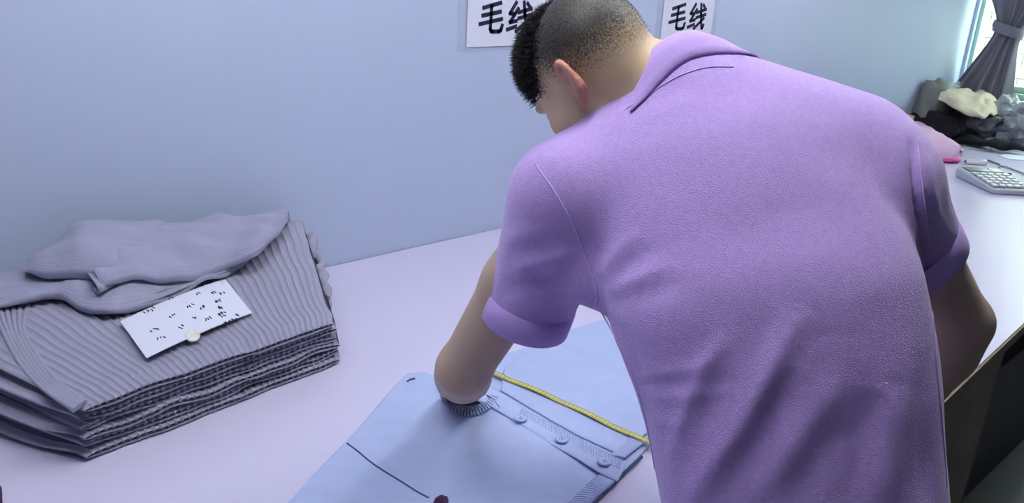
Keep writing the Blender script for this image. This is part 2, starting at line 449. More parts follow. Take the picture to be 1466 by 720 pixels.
footL = np.array([.70, .26, 0]); footR = np.array([.98, .10, 0])
hj = {-1: hip - ex_ * .09 - nb * .0, 1: hip + ex_ * .09}
def legs(fd, off, ank):
    for sgn, ft in ((-1, footL), (1, footR)):
        h = hip + ex_ * .088 * sgn + np.array([-.012, -.028, -.03]); an = ft + np.array([0, 0, .09]); kn = (h + an) / 2 + np.array([.0, -.004, .03])
        fd.cone(h, kn, .088 + off, .062 + off, .03); fd.cone(kn, an, .062 + off, ank + off, .03)
gx = axis((.3, .62, .006), (.62, .98, .0026), (.98, 1.5, .006)); gy = axis((-.02, .5, .006), (.5, 1.0, .0026), (1.0, 1.4, .006)); gz = axis((0.0, .72, .009), (.72, 1.28, .006), (1.28, 1.62, .0026))
lo = HC - .17; hi = HC + .17
gx = axis((.25, lo[0], .006), (lo[0], hi[0], .0027), (hi[0], 1.55, .006)); gy = axis((-.05, lo[1], .006), (lo[1], hi[1], .0027), (hi[1], 1.45, .006))
gz = axis((0.0, .72, .01), (.72, lo[2], .006), (lo[2], hi[2] + .02, .0027))
fb = Field(gx, gy, gz)
fb.loft(c0, ex_, nb, kx, secs, off=-.012)
legs(fb, -.006, .04)
for ft in (footL, footR):
    fb.cone(ft + np.array([0, 0, .09]), ft + np.array([.0, -.03, .045]), .04, .035, .02); fb.cone(ft + np.array([0, -.03, .04]), ft + np.array([.08, .13, .03]), .034, .026, .02)
for J, E_, W_ in ((LS, LE, LW), (RS, RE, RW)):
    fb.cone(J, J * .55 + E_ * .45, .056, .050, .03); fb.cone(J * .55 + E_ * .45, E_, .050, .043, .02)
    m_ = E_ * .72 + W_ * .28; fb.cone(E_, m_, .042, .045, .02); fb.cone(m_, W_, .045, .029, .02)
ldir = nrm(P(656, 560, 1.73) - LW)
hand(fb, LW, ldir, cv((0, -1, -.3)), cv((1, 0, 0)), .1, .35, .15)
hand(fb, RW, nrm(RW - RE) + cv((-.3, 0, .3)), cv((.6, .2, .6)), cv((-.5, -.6, 0)), .2, .6)
fb.cone(NB, hd(-.028, -.045, 0), .066, .060, .03)
fb.cone(NB, LS * .6 + NB * .4, .06, .045, .04); fb.cone(NB, RS * .6 + NB * .4, .06, .045, .04)
AX = (hf, hu, hl)
fb.ell(hd(-.010, .022, 0), AX, (.098, .086, .076), .02)                        # cranium
fb.ell(hd(-.035, .0, 0), AX, (.066, .070, .066), .02)                        # occiput
fb.ell(hd(.040, -.030, 0), AX, (.054, .078, .062), .025)                       # face
fb.ell(hd(.030, -.075, 0), AX, (.050, .040, .052), .02)                      # jaw
fb.ell(hd(.066, -.103, 0), AX, (.024, .018, .024), .02)                      # chin
for sg in (-1, 1):
    fb.ell(hd(.070, -.035, .036 * sg), AX, (.022, .020, .022), .02)            # cheek
    fb.ell(hd(.082, .012, .026 * sg), AX, (.014, .008, .022), .012)            # brow
    fb.ell(hd(.101, -.008, .031 * sg), AX, (.014, .010, .017), .008, sub=True) # socket
    fb.ell(hd(.104, -.048, .012 * sg), AX, (.010, .008, .008), .006)           # nostril wing
fb.cone(hd(.094, 0, 0), hd(.114, -.042, 0), .009, .012, .012)                  # nose
fb.ell(hd(.094, -.072, 0), AX, (.011, .0055, .022), .006); fb.ell(hd(.092, -.082, 0), AX, (.012, .006, .019), .006)   # lips
for sg in (-1, 1):                                                             # ears
    ef = nrm(-hf * .82 + hl * sg * .55); eo = np.cross(hu, ef) * (1 if np.dot(np.cross(hu, ef), hl * sg) > 0 else -1)
    eu = nrm(hu * .97 - hf * .18)
    E0 = hd(.004, -.026, .072 * sg)
    ep = lambda a, b_, c=0: E0 + ef * a + eu * b_ + eo * c
    fb.ell(ep(.014, .004, -.002), (ef, eu, eo), (.019, .030, .0045), .006)
    hel = spline([ep(.002, .010, .001), ep(.000, .026, .004), ep(.012, .036, .006), ep(.027, .031, .007), ep(.034, .014, .006), ep(.030, -.006, .005), ep(.020, -.020, .004), ep(.010, -.029, .003)], 14)
    fb.chain(hel, [.0048] * 9 + [.0052, .006, .0066, .007, .0065], .0022)
    ant = spline([ep(.010, .022, .003), ep(.021, .016, .005), ep(.023, .002, .0055), ep(.016, -.012, .005), ep(.006, -.014, .004)], 8)
    fb.chain(ant, [.0034] * 8, .002)
    fb.cone(ep(.0, .0, .003), ep(.001, -.010, .003), .0045, .0045, .003)
    fb.ell(ep(.010, .002, .006), (ef, eu, eo), (.008, .011, .006), .003, sub=True)
V, Q = fb.mesh(); V = smooth_v(V, Q, 2, .4)
LOC = np.array([(footL[0] + footR[0]) / 2, (footL[1] + footR[1]) / 2, 0])

skin = mat('skin', (190, 152, 128), .5, ('noise', 180, .12, .001), spec=.35, sss=.08)
nt = skin.node_tree; N = nt.nodes.new; L = nt.links.new; bs = nt.nodes['Principled BSDF']
at_ = N('ShaderNodeAttribute'); at_.attribute_name = 'tone'
sep = N('ShaderNodeSeparateColor'); L(at_.outputs['Color'], sep.inputs[0])
tc = N('ShaderNodeTexCoord'); ns = N('ShaderNodeTexNoise'); ns.inputs['Scale'].default_value = 420; ns.inputs['Detail'].default_value = 3; L(tc.outputs['Object'], ns.inputs['Vector'])
n2 = N('ShaderNodeTexNoise'); n2.inputs['Scale'].default_value = 60; L(tc.outputs['Object'], n2.inputs['Vector'])
ma = N('ShaderNodeMath'); ma.operation = 'MULTIPLY_ADD'; L(ns.outputs[0], ma.inputs[0]); ma.inputs[1].default_value = 2.0; ma.inputs[2].default_value = -.9
mb_ = N('ShaderNodeMath'); mb_.operation = 'MULTIPLY'; L(ma.outputs[0], mb_.inputs[0])
mm = N('ShaderNodeMath'); mm.operation = 'SUBTRACT'; mm.inputs[0].default_value = 1; L(sep.outputs[0], mm.inputs[1])
m4 = N('ShaderNodeMath'); m4.operation = 'MULTIPLY'; L(mm.outputs[0], m4.inputs[0]); L(sep.outputs[0], m4.inputs[1])
m5 = N('ShaderNodeMath'); m5.operation = 'MULTIPLY'; L(m4.outputs[0], m5.inputs[0]); m5.inputs[1].default_value = 4
L(m5.outputs[0], mb_.inputs[1])
ad = N('ShaderNodeMath'); ad.operation = 'ADD'; ad.use_clamp = True; L(sep.outputs[0], ad.inputs[0]); L(mb_.outputs[0], ad.inputs[1])
mixr = N('ShaderNodeMix'); mixr.data_type = 'RGBA'; mixr.inputs['A'].default_value = (*srgb((210, 184, 150)), 1); mixr.inputs['B'].default_value = (*srgb((206, 138, 126)), 1)
L(sep.outputs[1], mixr.inputs['Factor'])
mixt = N('ShaderNodeMix'); mixt.data_type = 'RGBA'; L(mixr.outputs['Result'], mixt.inputs['A']); mixt.inputs['B'].default_value = (*srgb((188, 164, 146)), 1); L(sep.outputs[2], mixt.inputs['Factor'])
mixh = N('ShaderNodeMix'); mixh.data_type = 'RGBA'; L(mixt.outputs['Result'], mixh.inputs['A']); mixh.inputs['B'].default_value = (*srgb((46, 44, 46)), 1)
L(ad.outputs[0], mixh.inputs['Factor']); L(mixh.outputs['Result'], bs.inputs['Base Color'])

person = polymesh('person', V, Q, skin, loc=LOC)
tag(person, 'person in a purple polo shirt bending over the table, head down, seen from behind', 'person')
# tone attribute: r = cropped hair, g = flushed ears, b = tanned arms
D = V - HC; df, du, dl = D @ hf, D @ hu, D @ hl
sm = lambda x, a, b_: np.clip((x - a) / (b_ - a), 0, 1) ** 2 * (3 - 2 * np.clip((x - a) / (b_ - a), 0, 1))
near = (np.abs(df) < .15) & (np.abs(dl) < .12) & (du > -.15) & (du < .15)
low = np.interp(df, [-.11, -.06, -.02, .02, .045, .075, .11], [-.050, -.046, -.036, .002, -.004, .030, .034])     # hairline height
hair = sm(du - low, -.015, .065) * near * .95
ear = near & (np.abs(dl) > .0745) & (du < .02) & (df < .02)
hair = np.where(ear & (np.abs(dl) > .078), 0, hair)
flush = np.clip(sm(np.abs(dl), .070, .084) * (du < .03) * near, 0, 1) * .8
arm = np.where(near, 0, np.clip(sm(np.minimum(np.linalg.norm(V - LE, axis=1), np.linalg.norm(V - RE, axis=1)), .34, .2), 0, 1))
arm = np.maximum(arm, (V[:, 2] < 1.05) * 1.0)
ca = person.data.color_attributes.new('tone', 'FLOAT_COLOR', 'POINT')
ca.data.foreach_set('color', np.stack([hair, flush, arm, np.ones(len(V))], 1).astype(np.float32).ravel())

# hair: short strands, longer on the crown and front
Nn = vnormals(V, Q)
hw = np.where(ear, 0, hair); fc = V[Q].mean(1); fwt = hw[Q].mean(1)
area = .5 * np.linalg.norm(np.cross(V[Q[:, 2]] - V[Q[:, 0]], V[Q[:, 3]] - V[Q[:, 1]]), axis=1)
top = sm(((fc - HC) @ hu) * .70 + ((fc - HC) @ hf) * .70, .028, .105)      # the longer crown and fringe
def strands(name, wt, n, ln, rad, lean):
    pr = area * wt; pr = pr / pr.sum(); pick = rng.choice(len(Q), n, p=pr)
    ww = rng.dirichlet((1, 1, 1, 1), n); p = (V[Q[pick]] * ww[:, :, None]).sum(1); nn = Nn[Q[pick, 0]]
    tp = top[pick]
    d = nn + hf * (.25 + .35 * tp)[:, None] * lean + rng.normal(0, .36, (n, 3)); d /= np.linalg.norm(d, axis=1)[:, None]
    l = (ln[0] + (ln[1] - ln[0]) * tp) * rng.uniform(.35, 1.3, n)
    x = np.cross(d, rng.normal(size=(n, 3))); x /= np.linalg.norm(x, axis=1)[:, None]; y = np.cross(d, x)
    p = p - nn * .001
    vs = np.zeros((n, 4, 3)); 
    for i in range(3):
        a = i * 2.0944; vs[:, i] = p + rad * (math.cos(a) * x + math.sin(a) * y)
    vs[:, 3] = p + d * l[:, None]
    base = np.arange(n)[:, None] * 4
    fs = np.vstack([base + np.array([[i, (i + 1) % 3, 3]]) for i in range(3)])
    me = bpy.data.meshes.new(name); me.from_pydata((vs.reshape(-1, 3) - LOC).tolist(), [], fs.tolist()); me.materials.append(MATS['hair'])
    o = bpy.data.objects.new(name, me); COL.objects.link(o); o.parent = person; o['kind'] = 'stuff'; return o
h1 = strands('hair', fwt * top, 22000, (.005, .024), .0010, 1.0); h1['label'] = 'short black spiky hair on the crown'
h2 = strands('cropped_hair', fwt ** 1.5 * (1 - top * .6), 22000, (.0025, .007), .00035, .4); h2['label'] = 'close-cropped hair fading towards the nape'
for sg in (-1, 1):
    c = hd(.0795, -.010, .030 * sg); e_ = MB(); pr = [(math.sin(a) * .0115, -math.cos(a) * .0115) for a in np.linspace(.02, math.pi - .02, 12)]
    e_.lathe(pr, c, 16, AX); o = e_.build('eye', 'eye', person)
    mb = MB(); mb.tube([hd(.092, .014, .016 * sg), hd(.0905, .019, .030 * sg), hd(.079, .016, .044 * sg)], [.003, .0035, .002], 6); mb.build('eyebrow', 'hair', person)

# trousers and shoes
ft_ = Field(axis((.45, 1.35, .008)), axis((-.1, .85, .008)), axis((.03, 1.12, .008)))
ft_.loft(c0, ex_, nb, kx, [(r_[0] - .03, r_[1], r_[2], r_[3] - .004, r_[4] - .004) for r_ in secs[:2]] , k=.03)
legs(ft_, .010, .05)
tv, tq = ft_.mesh(); tr = polymesh('trousers', smooth_v(tv, tq, 3), tq, 'trouser', person)
for ft in (footL, footR):
    f_ = Field(axis((ft[0] - .12, ft[0] + .25, .006)), axis((ft[1] - .15, ft[1] + .28, .006)), axis((-.01, .14, .006)))
    f_.cone(ft + np.array([0, 0, .085]), ft + np.array([-.005, -.035, .05]), .048, .045, .02)
    f_.cone(ft + np.array([-.005, -.035, .042]), ft + np.array([.085, .14, .035]), .042, .036, .02)
    f_.d = np.maximum(f_.d, (.0 - f_.ax[2])[None, None, :])
    sv, sq = f_.mesh(); polymesh('shoe', smooth_v(sv, sq, 1), sq, 'shoe', person)

# polo shirt
fs_ = Field(axis((.30, 1.42, .0052)), axis((.10, 1.12, .0052)), axis((.82, 1.60, .0052)))
fs_.loft(c0, ex_, nb, kx, secs, off=0, k=.03)
fs_.cone(NB - kx * .01, LS + kx * .012 + ex_ * .02, .070, .078, .045); fs_.cone(NB - kx * .01, RS + kx * .012 - ex_ * .02, .070, .078, .045)
fs_.ell(S3[4] * .5 + S3[5] * .5 + nb * .02, (ex_, kx, nb), (.19, .13, .105), .05)
fs_.cone(NB - kx * .01, P(1222, 206, 1.165), .072, .070, .04)
fs_.ell(P(846, 392, 1.165), (ex_, kx, nb), (.032, .045, .04), .035)
LC = P(752, 458, 1.275); RC = P(1316, 368, 1.225)
ld, rd = nrm(LC - LS), nrm(RC - RS)
fs_.cone(LS, LC - ld * .02, .082, .067, .045); fs_.cone(RS, RC - rd * .02, .080, .064, .045)
def cutoff(fd, c, d, r):                           # trim the sleeve square at the cuff, hollow it
    sl, g = fd._box(c - .16, c + .16)
    q = [g[i] - np.float32(c[i]) for i in range(3)]; t = q[0] * d[0] + q[1] * d[1] + q[2] * d[2]
    e = [q[i] - t * d[i] for i in range(3)]; rad = np.sqrt(e[0] ** 2 + e[1] ** 2 + e[2] ** 2)
    loc_ = (rad < .105) & (t > -.1)
    v = np.maximum(fd.d[sl], np.where(loc_, t, -1)); hol = np.maximum(rad - r, -.06 - t)
    fd.d[sl] = np.maximum(v, np.where(t > -.08, -hol, -1)).astype(np.float32)
SHIRT = fs_
cutoff(fs_, LC, ld, .056); cutoff(fs_, RC, rd, .054)
sv, sq = fs_.mesh(); sv = smooth_v(sv, sq, 3, .5)
bvh = BVHTree.FromPolygons(sv.tolist(), sq.tolist())
def hit(u, v, tree=None):
    r = (tree or bvh).ray_cast(Vector(CAM), Vector(ray(u, v)))
    return None if r[0] is None else (np.array(r[0]), np.array(r[1]))
folds = [  # polyline px, height, width (m)
    ([(975, 735), (1020, 668), (1060, 612), (1095, 548), (1120, 495), (1155, 440)], .0085, .016),
    ([(1030, 722), (1075, 648), (1112, 585), (1140, 530)], -.0045, .018),
    ([(958, 670), (976, 605), (996, 550), (1015, 515), (1045, 480)], .0055, .012),
    ([(1000, 620), (1020, 575), (1045, 530)], -.003, .013),
    ([(910, 536), (950, 534), (990, 528), (1030, 515)], .0022, .007), ([(918, 552), (960, 550), (1000, 545)], -.0018, .007),
    ([(926, 568), (965, 570), (1010, 566), (1060, 555)], .0022, .008), ([(932, 600), (960, 606), (985, 612)], .002, .009),
    ([(1080, 725), (1125, 655), (1170, 592), (1215, 530)], .0045, .018), ([(1130, 725), (1172, 660), (1215, 600)], -.004, .020),
    ([(1262, 730), (1272, 640), (1280, 550)], .006, .024), ([(1215, 730), (1232, 640), (1250, 560)], -.004, .022), ([(1325, 725), (1322, 620), (1316, 500)], -.004, .014),
    ([(858, 398), (885, 362), (920, 328)], .0045, .012), ([(878, 402), (908, 376), (940, 348)], -.003, .011),
    ([(866, 420), (912, 400), (962, 372)], .0035, .010), ([(872, 438), (925, 424), (985, 398)], -.0025, .012),
    ([(852, 440), (880, 480), (905, 530), (925, 590)], .004, .009), ([(868, 446), (900, 490), (925, 540)], -.003, .010),
    ([(700, 404), (735, 388), (775, 376), (825, 360)], .0075, .012), ([(712, 424), (755, 406), (805, 395)], -.004, .014),
    ([(720, 352), (745, 337), (780, 330)], .004, .012), ([(745, 442), (790, 428), (832, 420)], .004, .011),
    ([(1332, 300), (1346, 322), (1362, 352)], .003, .012), ([(1302, 195), (1309, 245), (1316, 300), (1322, 350), (1328, 392)], -.011, .006), ([(1322, 215), (1332, 270), (1340, 330)], .005, .014),
    ([(900, 182), (960, 152), (1020, 137)], .002, .014), ([(1150, 300), (1180, 400), (1190, 480)], .0025, .04),
]
Ns = vnormals(sv, sq); disp = np.zeros(len(sv))
for px, hh, ww in folds:
    pts = [h[0] for h in (hit(*p) for p in px) if h is not None]
    if len(pts) < 2: continue
    pl = spline(pts, 30); tt = np.linspace(0, 1, 30); env = np.minimum(1, np.minimum(tt, 1 - tt) * 4) ** .7
    lo_, hi_ = pl.min(0) - ww * 3, pl.max(0) + ww * 3
    I = np.where(((sv > lo_) & (sv < hi_)).all(1))[0]
    if not len(I): continue
    dm = np.linalg.norm(sv[I][:, None, :] - pl[None], axis=2); j = dm.argmin(1); dmin = dm[np.arange(len(I)), j]
    disp[I] += .8 * hh * np.exp(-(dmin / ww) ** 2) * env[j]
disp += np.array([nz(*(p * 9)) for p in sv]) * .0025 + np.array([nz(*(p * 22)) for p in sv]) * .0008
sv2 = smooth_v(sv + Ns * disp[:, None], sq, 1, .4)
shirt = polymesh('polo_shirt', sv2, sq, 'polo', person); shirt['label'] = 'purple pique polo shirt'
bvh = BVHTree.FromPolygons(sv2.tolist(), sq.tolist())
def on_shirt(px, n, lift):
    out = []
    for u, v in spline(px, n):
        h = hit(u, v)
        if h is not None: out.append(h[0] + h[1] * lift)
    return np.array(out)
for px in ([(767, 236), (790, 268), (812, 305), (830, 345), (845, 385), (855, 420), (852, 436)], [(1314, 205), (1319, 250), (1325, 300), (1330, 345)],):
    p = on_shirt(px, 40, .0006)
    if len(p) > 3: MB().tube(p, .0010, 6).build('seam', 'polo_thread', shirt)
for px in ([(862, 448), (900, 520), (922, 590), (936, 660), (942, 716)], [(1334, 440), (1340, 520), (1348, 600), (1356, 700)]):
    p = on_shirt(px, 40, .0002)
    if len(p) > 3: MB().tube(p, .0012, 6).build('seam', 'polo', shirt)
# sleeve cuffs: ribbed bands around each opening
for c, d, r_, arm_ in ((LC, ld, .0665, LE), (RC, rd, .0635, RE)):
    x = nrm(np.cross(d, kx)); y = np.cross(d, x); G = []
    ring0 = []
    for i in range(64):
        a = 2 * math.pi * i / 64; o = math.cos(a) * x + math.sin(a) * y
        hits = bvh.ray_cast(Vector(c - d * .036 + o * .13), Vector(-o)); rr = r_
        if hits[0] is not None: rr = min(.09, max(.055, float(np.dot(np.array(hits[0]) - (c - d * .036), o))))
        G.append((o, rr))
    rs = np.array([g[1] for g in G]); rs = np.convolve(np.concatenate([rs[-6:], rs, rs[:6]]), np.ones(13) / 13, 'valid')
    GG = []
    for (o, _), rr in zip(G, rs):
        GG.append([c - d * .038 + o * (rr - .0005), c - d * .0375 + o * (rr + .0018), c - d * .015 + o * (rr + .0018), c + d * .0035 + o * (rr + .001), c + d * .005 + o * (rr - .0005), c + d * .004 + o * (rr - .003), c - d * .03 + o * (rr - .008)])
    MB().grid(GG, cu=True).build('sleeve_cuff', 'polo_rib', shirt)
# collar
CC = P(968, 112, 1.205); ca_ = cv((-.45, -.62, .64)); ce = cv((.86, -.5, .12)); ce = nrm(ce - ca_ * (ce @ ca_)); cs = np.cross(ca_, ce)
if cs @ (CAM - CC) < 0: cs = -cs
GG = []; SS = []
for i in range(97):
    a = math.radians(-62 + 304 * i / 96)
    o = ce * math.cos(a) * 1.10 + cs * math.sin(a)
    top_ = CC + o * .066 + ca_ * .010 * math.sin(a); on = nrm(o)
    fall = .043 + .012 * (1 - max(0, math.sin(a)))
    bot = CC + o * .088 - ca_ * fall
    h = bvh.find_nearest(Vector(bot))
    q = np.array(h[0]); n_ = np.array(h[1]); dd = (bot - q) @ n_
    bot = q + n_ * .0045
    ins = CC + o * .060 - ca_ * .03
    mid = (top_ + bot) / 2 + on * .006
    outer = spline([top_ + on * .003, top_ * .7 + bot * .3 + on * .006, mid, bot], 8)
    GG.append([ins, CC + o * .0615 - ca_ * .0, top_ + ca_ * .0015, *outer, bot - on * .003 - ca_ * .001, mid - on * .004 - ca_ * .0])
MB().grid(GG).build('collar', 'polo_rib', shirt)['label'] = 'knitted purple collar'
p = on_shirt([(893, 158), (930, 134), (970, 110), (1010, 97), (1050, 96)], 40, .0006)
if len(p) > 3: MB().tube(p, .0008, 6).build('collar_stitching', 'polo_thread', shirt)
hb = BVHTree.FromPolygons(V.tolist(), Q.tolist()); h = hit(857, 155, hb)
if h: MB().lathe([(.0001, .0008), (.001, .0006), (.0013, 0)], h[0], 8, (nrm(np.cross(h[1], kx)), nrm(np.cross(h[1], nrm(np.cross(h[1], kx)))), h[1])).build('mole', 'hair', person)

# ------------------------------------------------------------------ cloth helpers
def flat_tube(mb, A, B, th, up=(0, 0, 1), k=20, n=60, bulge=0.0, pw=.55, wob=.0, seed=0, ribs=0, ra=.0012):
    """flattened closed tube between two edge curves"""
    A = spline(A, n); B = spline(B, n); up = np.asarray(up, float); th = np.interp(np.linspace(0, 1, n), np.linspace(0, 1, len(np.atleast_1d(th))), np.atleast_1d(th))
    rings = []
    for i in range(n):
        m_ = (A[i] + B[i]) / 2; h = (B[i] - A[i]) / 2; nn = nrm(np.cross(np.cross(h, up), h)) if np.linalg.norm(np.cross(h, up)) > 1e-9 else up
        if nn @ up < 0: nn = -nn
        e = math.sqrt(max(.02, 1 - abs(2 * i / (n - 1) - 1) ** 10)); ring = []
        for j in range(k):
            a = 2 * math.pi * j / k; c, s_ = math.cos(a), math.sin(a)
            p = m_ + h * c + nn * (math.copysign(abs(s_) ** pw, s_) * th[i] / 2 * e + bulge * (1 - c * c))
            if wob: p = p + nn * wob * nz(p[0] * 14 + seed, p[1] * 14, seed)
            if ribs: p = p + nn * (abs(math.sin(math.pi * ribs * (c + 1) / 2)) ** .5) * ra * (1 if s_ > 0 else -.2)
            ring.append(p)
        rings.append(ring)
    mb.grid(rings, cv=True)
    o = len(mb.v) - n * k
    mb.f += [tuple(o + j for j in range(k))[::-1], tuple(o + (n - 1) * k + j for j in range(k))]; mb.sm += [True, True]
    return mb
def poly_sd(px, py, poly):
    """signed distance to a 2-D polygon"""
    poly = np.asarray(poly, float); d = np.full(px.shape, 1e9); sgn = np.ones(px.shape)
    for i in range(len(poly)):
        a, b_ = poly[i], poly[i - 1]; e = b_ - a; wx, wy = px - a[0], py - a[1]
        t = np.clip((wx * e[0] + wy * e[1]) / (e @ e + 1e-12), 0, 1)
        d = np.minimum(d, (wx - e[0] * t) ** 2 + (wy - e[1] * t) ** 2)
        c1 = py >= a[1]; c2 = py < b_[1]; c3 = e[0] * wy > e[1] * wx
        sgn = np.where((c1 & c2 & c3) | (~c1 & ~c2 & ~c3), -sgn, sgn)
    return sgn * np.sqrt(d)
def sheet(outline, z0, th, cell=.004, wave=0.0, wf=8, seed=0, rise=None, relief=None):
    """thick cloth lying on z0 inside a plan outline -> V, Q"""
    o = np.asarray(outline, float)[:, :2]; lo_, hi_ = o.min(0) - .03, o.max(0) + .03
    xs = np.arange(lo_[0], hi_[0], cell); ys = np.arange(lo_[1], hi_[1], cell); zs = np.arange(-.003, th + .004, max(.0012, th / 5))
    X_, Y_ = np.meshgrid(xs, ys, indexing='ij'); d2 = poly_sd(X_, Y_, o)
    q = np.abs(zs - th / 2) - th / 2; r_ = th * .48
    a = d2[:, :, None] + r_; c = q[None, None, :] + r_
    d = np.minimum(np.maximum(a, c), 0) + np.sqrt(np.maximum(a, 0) ** 2 + np.maximum(c, 0) ** 2) - r_
    v_, q_ = surface_nets(d.astype(np.float32), xs, ys, zs)
    if wave or rise or relief:
        up_ = np.array([(nz(p[0] * wf + seed, p[1] * wf, seed * 1.7) + .5) * wave if wave else 0 for p in v_])
        v_[:, 2] += np.maximum(up_, 0) * (v_[:, 2] > -.01)
        if rise is not None: v_[:, 2] += np.array([rise(p[0], p[1]) for p in v_])
    v_[:, 2] += z0
    return v_, q_
def pz(pts, z=TAB): return np.array([onz(u, v, z) for u, v in pts])

def blob(c, r, amp, fq, seed, zmin=TAB, rot=0, pw=1.0):
    G = []; cr_, sr_ = math.cos(rot), math.sin(rot)
    for i in range(40):
        row = []
        for j in range(1, 24):
            a = 2 * math.pi * i / 40; b_ = math.pi * j / 24
            d = np.array([math.cos(a) * math.sin(b_), math.sin(a) * math.sin(b_), -math.cos(b_)])
            q = d * (1 + amp * nz(d[0] * fq + seed, d[1] * fq, d[2] * fq) + amp * .5 * abs(nz(d[0] * fq * 2.3, d[1] * fq * 2.3 + seed, d[2] * fq * 2.3)))
            q = q * np.asarray(r); q = np.array([q[0] * cr_ - q[1] * sr_, q[0] * sr_ + q[1] * cr_, q[2]])
            p = np.asarray(c) + q; p[2] = max(p[2], zmin + .001 + .0005 * j); row.append(p)
        G.append(row)
    mb = MB(); mb.grid(G, cu=True); o = len(mb.v) - 40 * 23
    mb.f += [tuple(o + i * 23 for i in range(40))[::-1], tuple(o + i * 23 + 22 for i in range(40))]; mb.sm += [True, True]
    return mb

# ------------------------------------------------------------------ stack of folded grey cardigans
FL, FR, BR, BL = np.array([.335, 1.405]), np.array([.880, 1.466]), np.array([1.075, 1.93]), np.array([.10, 1.93])
NL = 6
def ztop(i, t): return TAB + i * (.112 + .080 * np.clip(t, 0, 1) ** 1.25) / NL
tops = []
def folded(i):
    """one folded ribbed cardigan: two lips at the front, ribs running front to back"""
    r_ = random.Random(40 + i); ribs = 40; nS = ribs * 10 + 1
    last = i == NL - 1
    tb_ = list(np.linspace(.97, .04, 9)); tt_ = list(np.linspace(.04, .97, 26 if last else 12))
    prof = [(t_, 0.03) for t_ in tb_] + [(.014, .03), (-.004, .08), (-.011, .18), (-.013, .27), (-.010, .37), (-.003, .44), (.012, .49), (-.003, .54), (-.010, .62), (-.013, .73), (-.011, .84), (-.004, .93), (.012, .98)] + [(t_, .99) for t_ in tt_] + [(.992, .85), (1.0, .5), (.992, .15)]
    prof = np.array(prof); m_ = len(prof)
    tg = np.roll(prof, -1, 0) - np.roll(prof, 1, 0); tg = tg * np.array([.5, .02]); pn = np.stack([tg[:, 1], -tg[:, 0]], 1); pn /= np.linalg.norm(pn, axis=1)[:, None] + 1e-9
    pn[:9] = (0, -1); pn[-3:] = (1, 0)
    off = [.0, .010, .004, .014, .008, -.004][i]; side = [-.03, -.005, -.04, .0, -.02, .012][i]; sr = [.010, .0, .012, -.004, -.008, -.020][i]
    G = []
    for a in range(nS):
        s_ = a / (nS - 1); rib = abs(math.sin(math.pi * s_ * ribs)) ** .45 - .7
        e = math.sqrt(max(.0, 1 - abs(2 * s_ - 1) ** 14))
        fo = off + .012 * nz(s_ * 5 + i * 9.1, i * 3.3) + .004 * nz(s_ * 17, i * 5.7)
        zo = .007 * nz(s_ * 7 + i * 4.2, 7 + i) * (1 if 0 < i < NL - 1 else .4) * (0 if i == 0 else 1)
        pinch = 1 - .35 * math.exp(-((s_ - .56 - .01 * i) / .02) ** 2)
        gap = 1 + .5 * nz(s_ * 9 + i * 2.2, 3.1 * i)
        col = []
        for (t_, h_), n_ in zip(prof, pn):
            hh = .5 + (h_ - .5) * e * (1 if t_ > .1 else pinch)
            tt = t_ + (fo * (1 - min(1, max(0, t_) * 2)))
            if .3 < h_ < .7 and t_ < .1: tt += .005 * gap
            L0 = FL * (1 - tt) + BL * tt; R0 = FR * (1 - tt) + BR * tt
            lw = side * (1 if t_ > .05 else .3) + .010 * nz(tt * 6, i * 2.9); rw = sr + .014 * nz(tt * 9 + 5, i * 3.7)
            u_ = s_ + lw * (1 - s_) + rw * s_
            xy = L0 * (1 - u_) + R0 * u_
            zb, zt = ztop(i, tt), ztop(i + 1, tt)
            z = zb + (zt - zb) * hh + zo
            am = .0050 * e
            xy = xy + np.array([.05, -1.0]) * (-n_[0]) * rib * am * .6
            z += n_[1] * rib * am * (1 if h_ > .5 else .1)
            col.append((xy[0], xy[1], max(z, TAB + .0008)))
        G.append(col)
    mb = MB(); mb.grid(G, cv=True)
    mb.f += [tuple(range(m_)), tuple((nS - 1) * m_ + j for j in range(m_))[::-1]]; mb.sm += [True, True]
    return mb
POS = ['bottommost of the stack, lying on the tabletop', 'second from the bottom of the stack', 'third from the bottom of the stack', 'third from the top of the stack', 'second from the top of the stack']
for i in range(NL):
    mb = folded(i); base = (.55, 1.6, float(ztop(i, .3)))
    if i < NL - 1:
        o = mb.build('folded_cardigan', 'grey_knit', None, loc=base)
        lob = []                                            # sleeve tucked in along the right side
        for q_ in range(26):
            t_ = .30 + .66 * q_ / 25; e_ = FR * (1 - t_) + BR * t_; zz_ = (ztop(i, t_) + ztop(i + 1, t_)) / 2
            lob.append((e_[0] - .002 + .022 * nz(t_ * 14 + i * 3.1, i * 1.9), e_[1], zz_ + .004 * nz(t_ * 16, i * 2.7)))
        MB().tube(lob, [.004] + [float(ztop(1, .3 + .66 * q_ / 25) - TAB) * (.46 + .3 * nz(q_ * .5, i * 4.1)) for q_ in range(1, 25)] + [.004], 14).build('tucked_sleeve', 'grey_knit', o)
        tag(o, 'grey ribbed folded cardigan, ' + POS[i], 'cardigan', 'folded grey cardigans in the stack')
    else:
        topc = empty('folded_cardigan', base); tag(topc, 'topmost grey ribbed cardigan of the stack, sleeve folded over, under the paper note', 'cardigan', 'folded grey cardigans in the stack')
        mb.build('body', 'grey_knit', topc); bt = BVHTree.FromPolygons(mb.v, mb.f)
def onto(px, tree, lift, fall=.9):
    out = []
    for u, v in px:
        h = hit(u, v, tree); out.append((h[0] if h is not None else onz(u, v, fall)) + np.array([0, 0, lift]))
    return np.array(out)
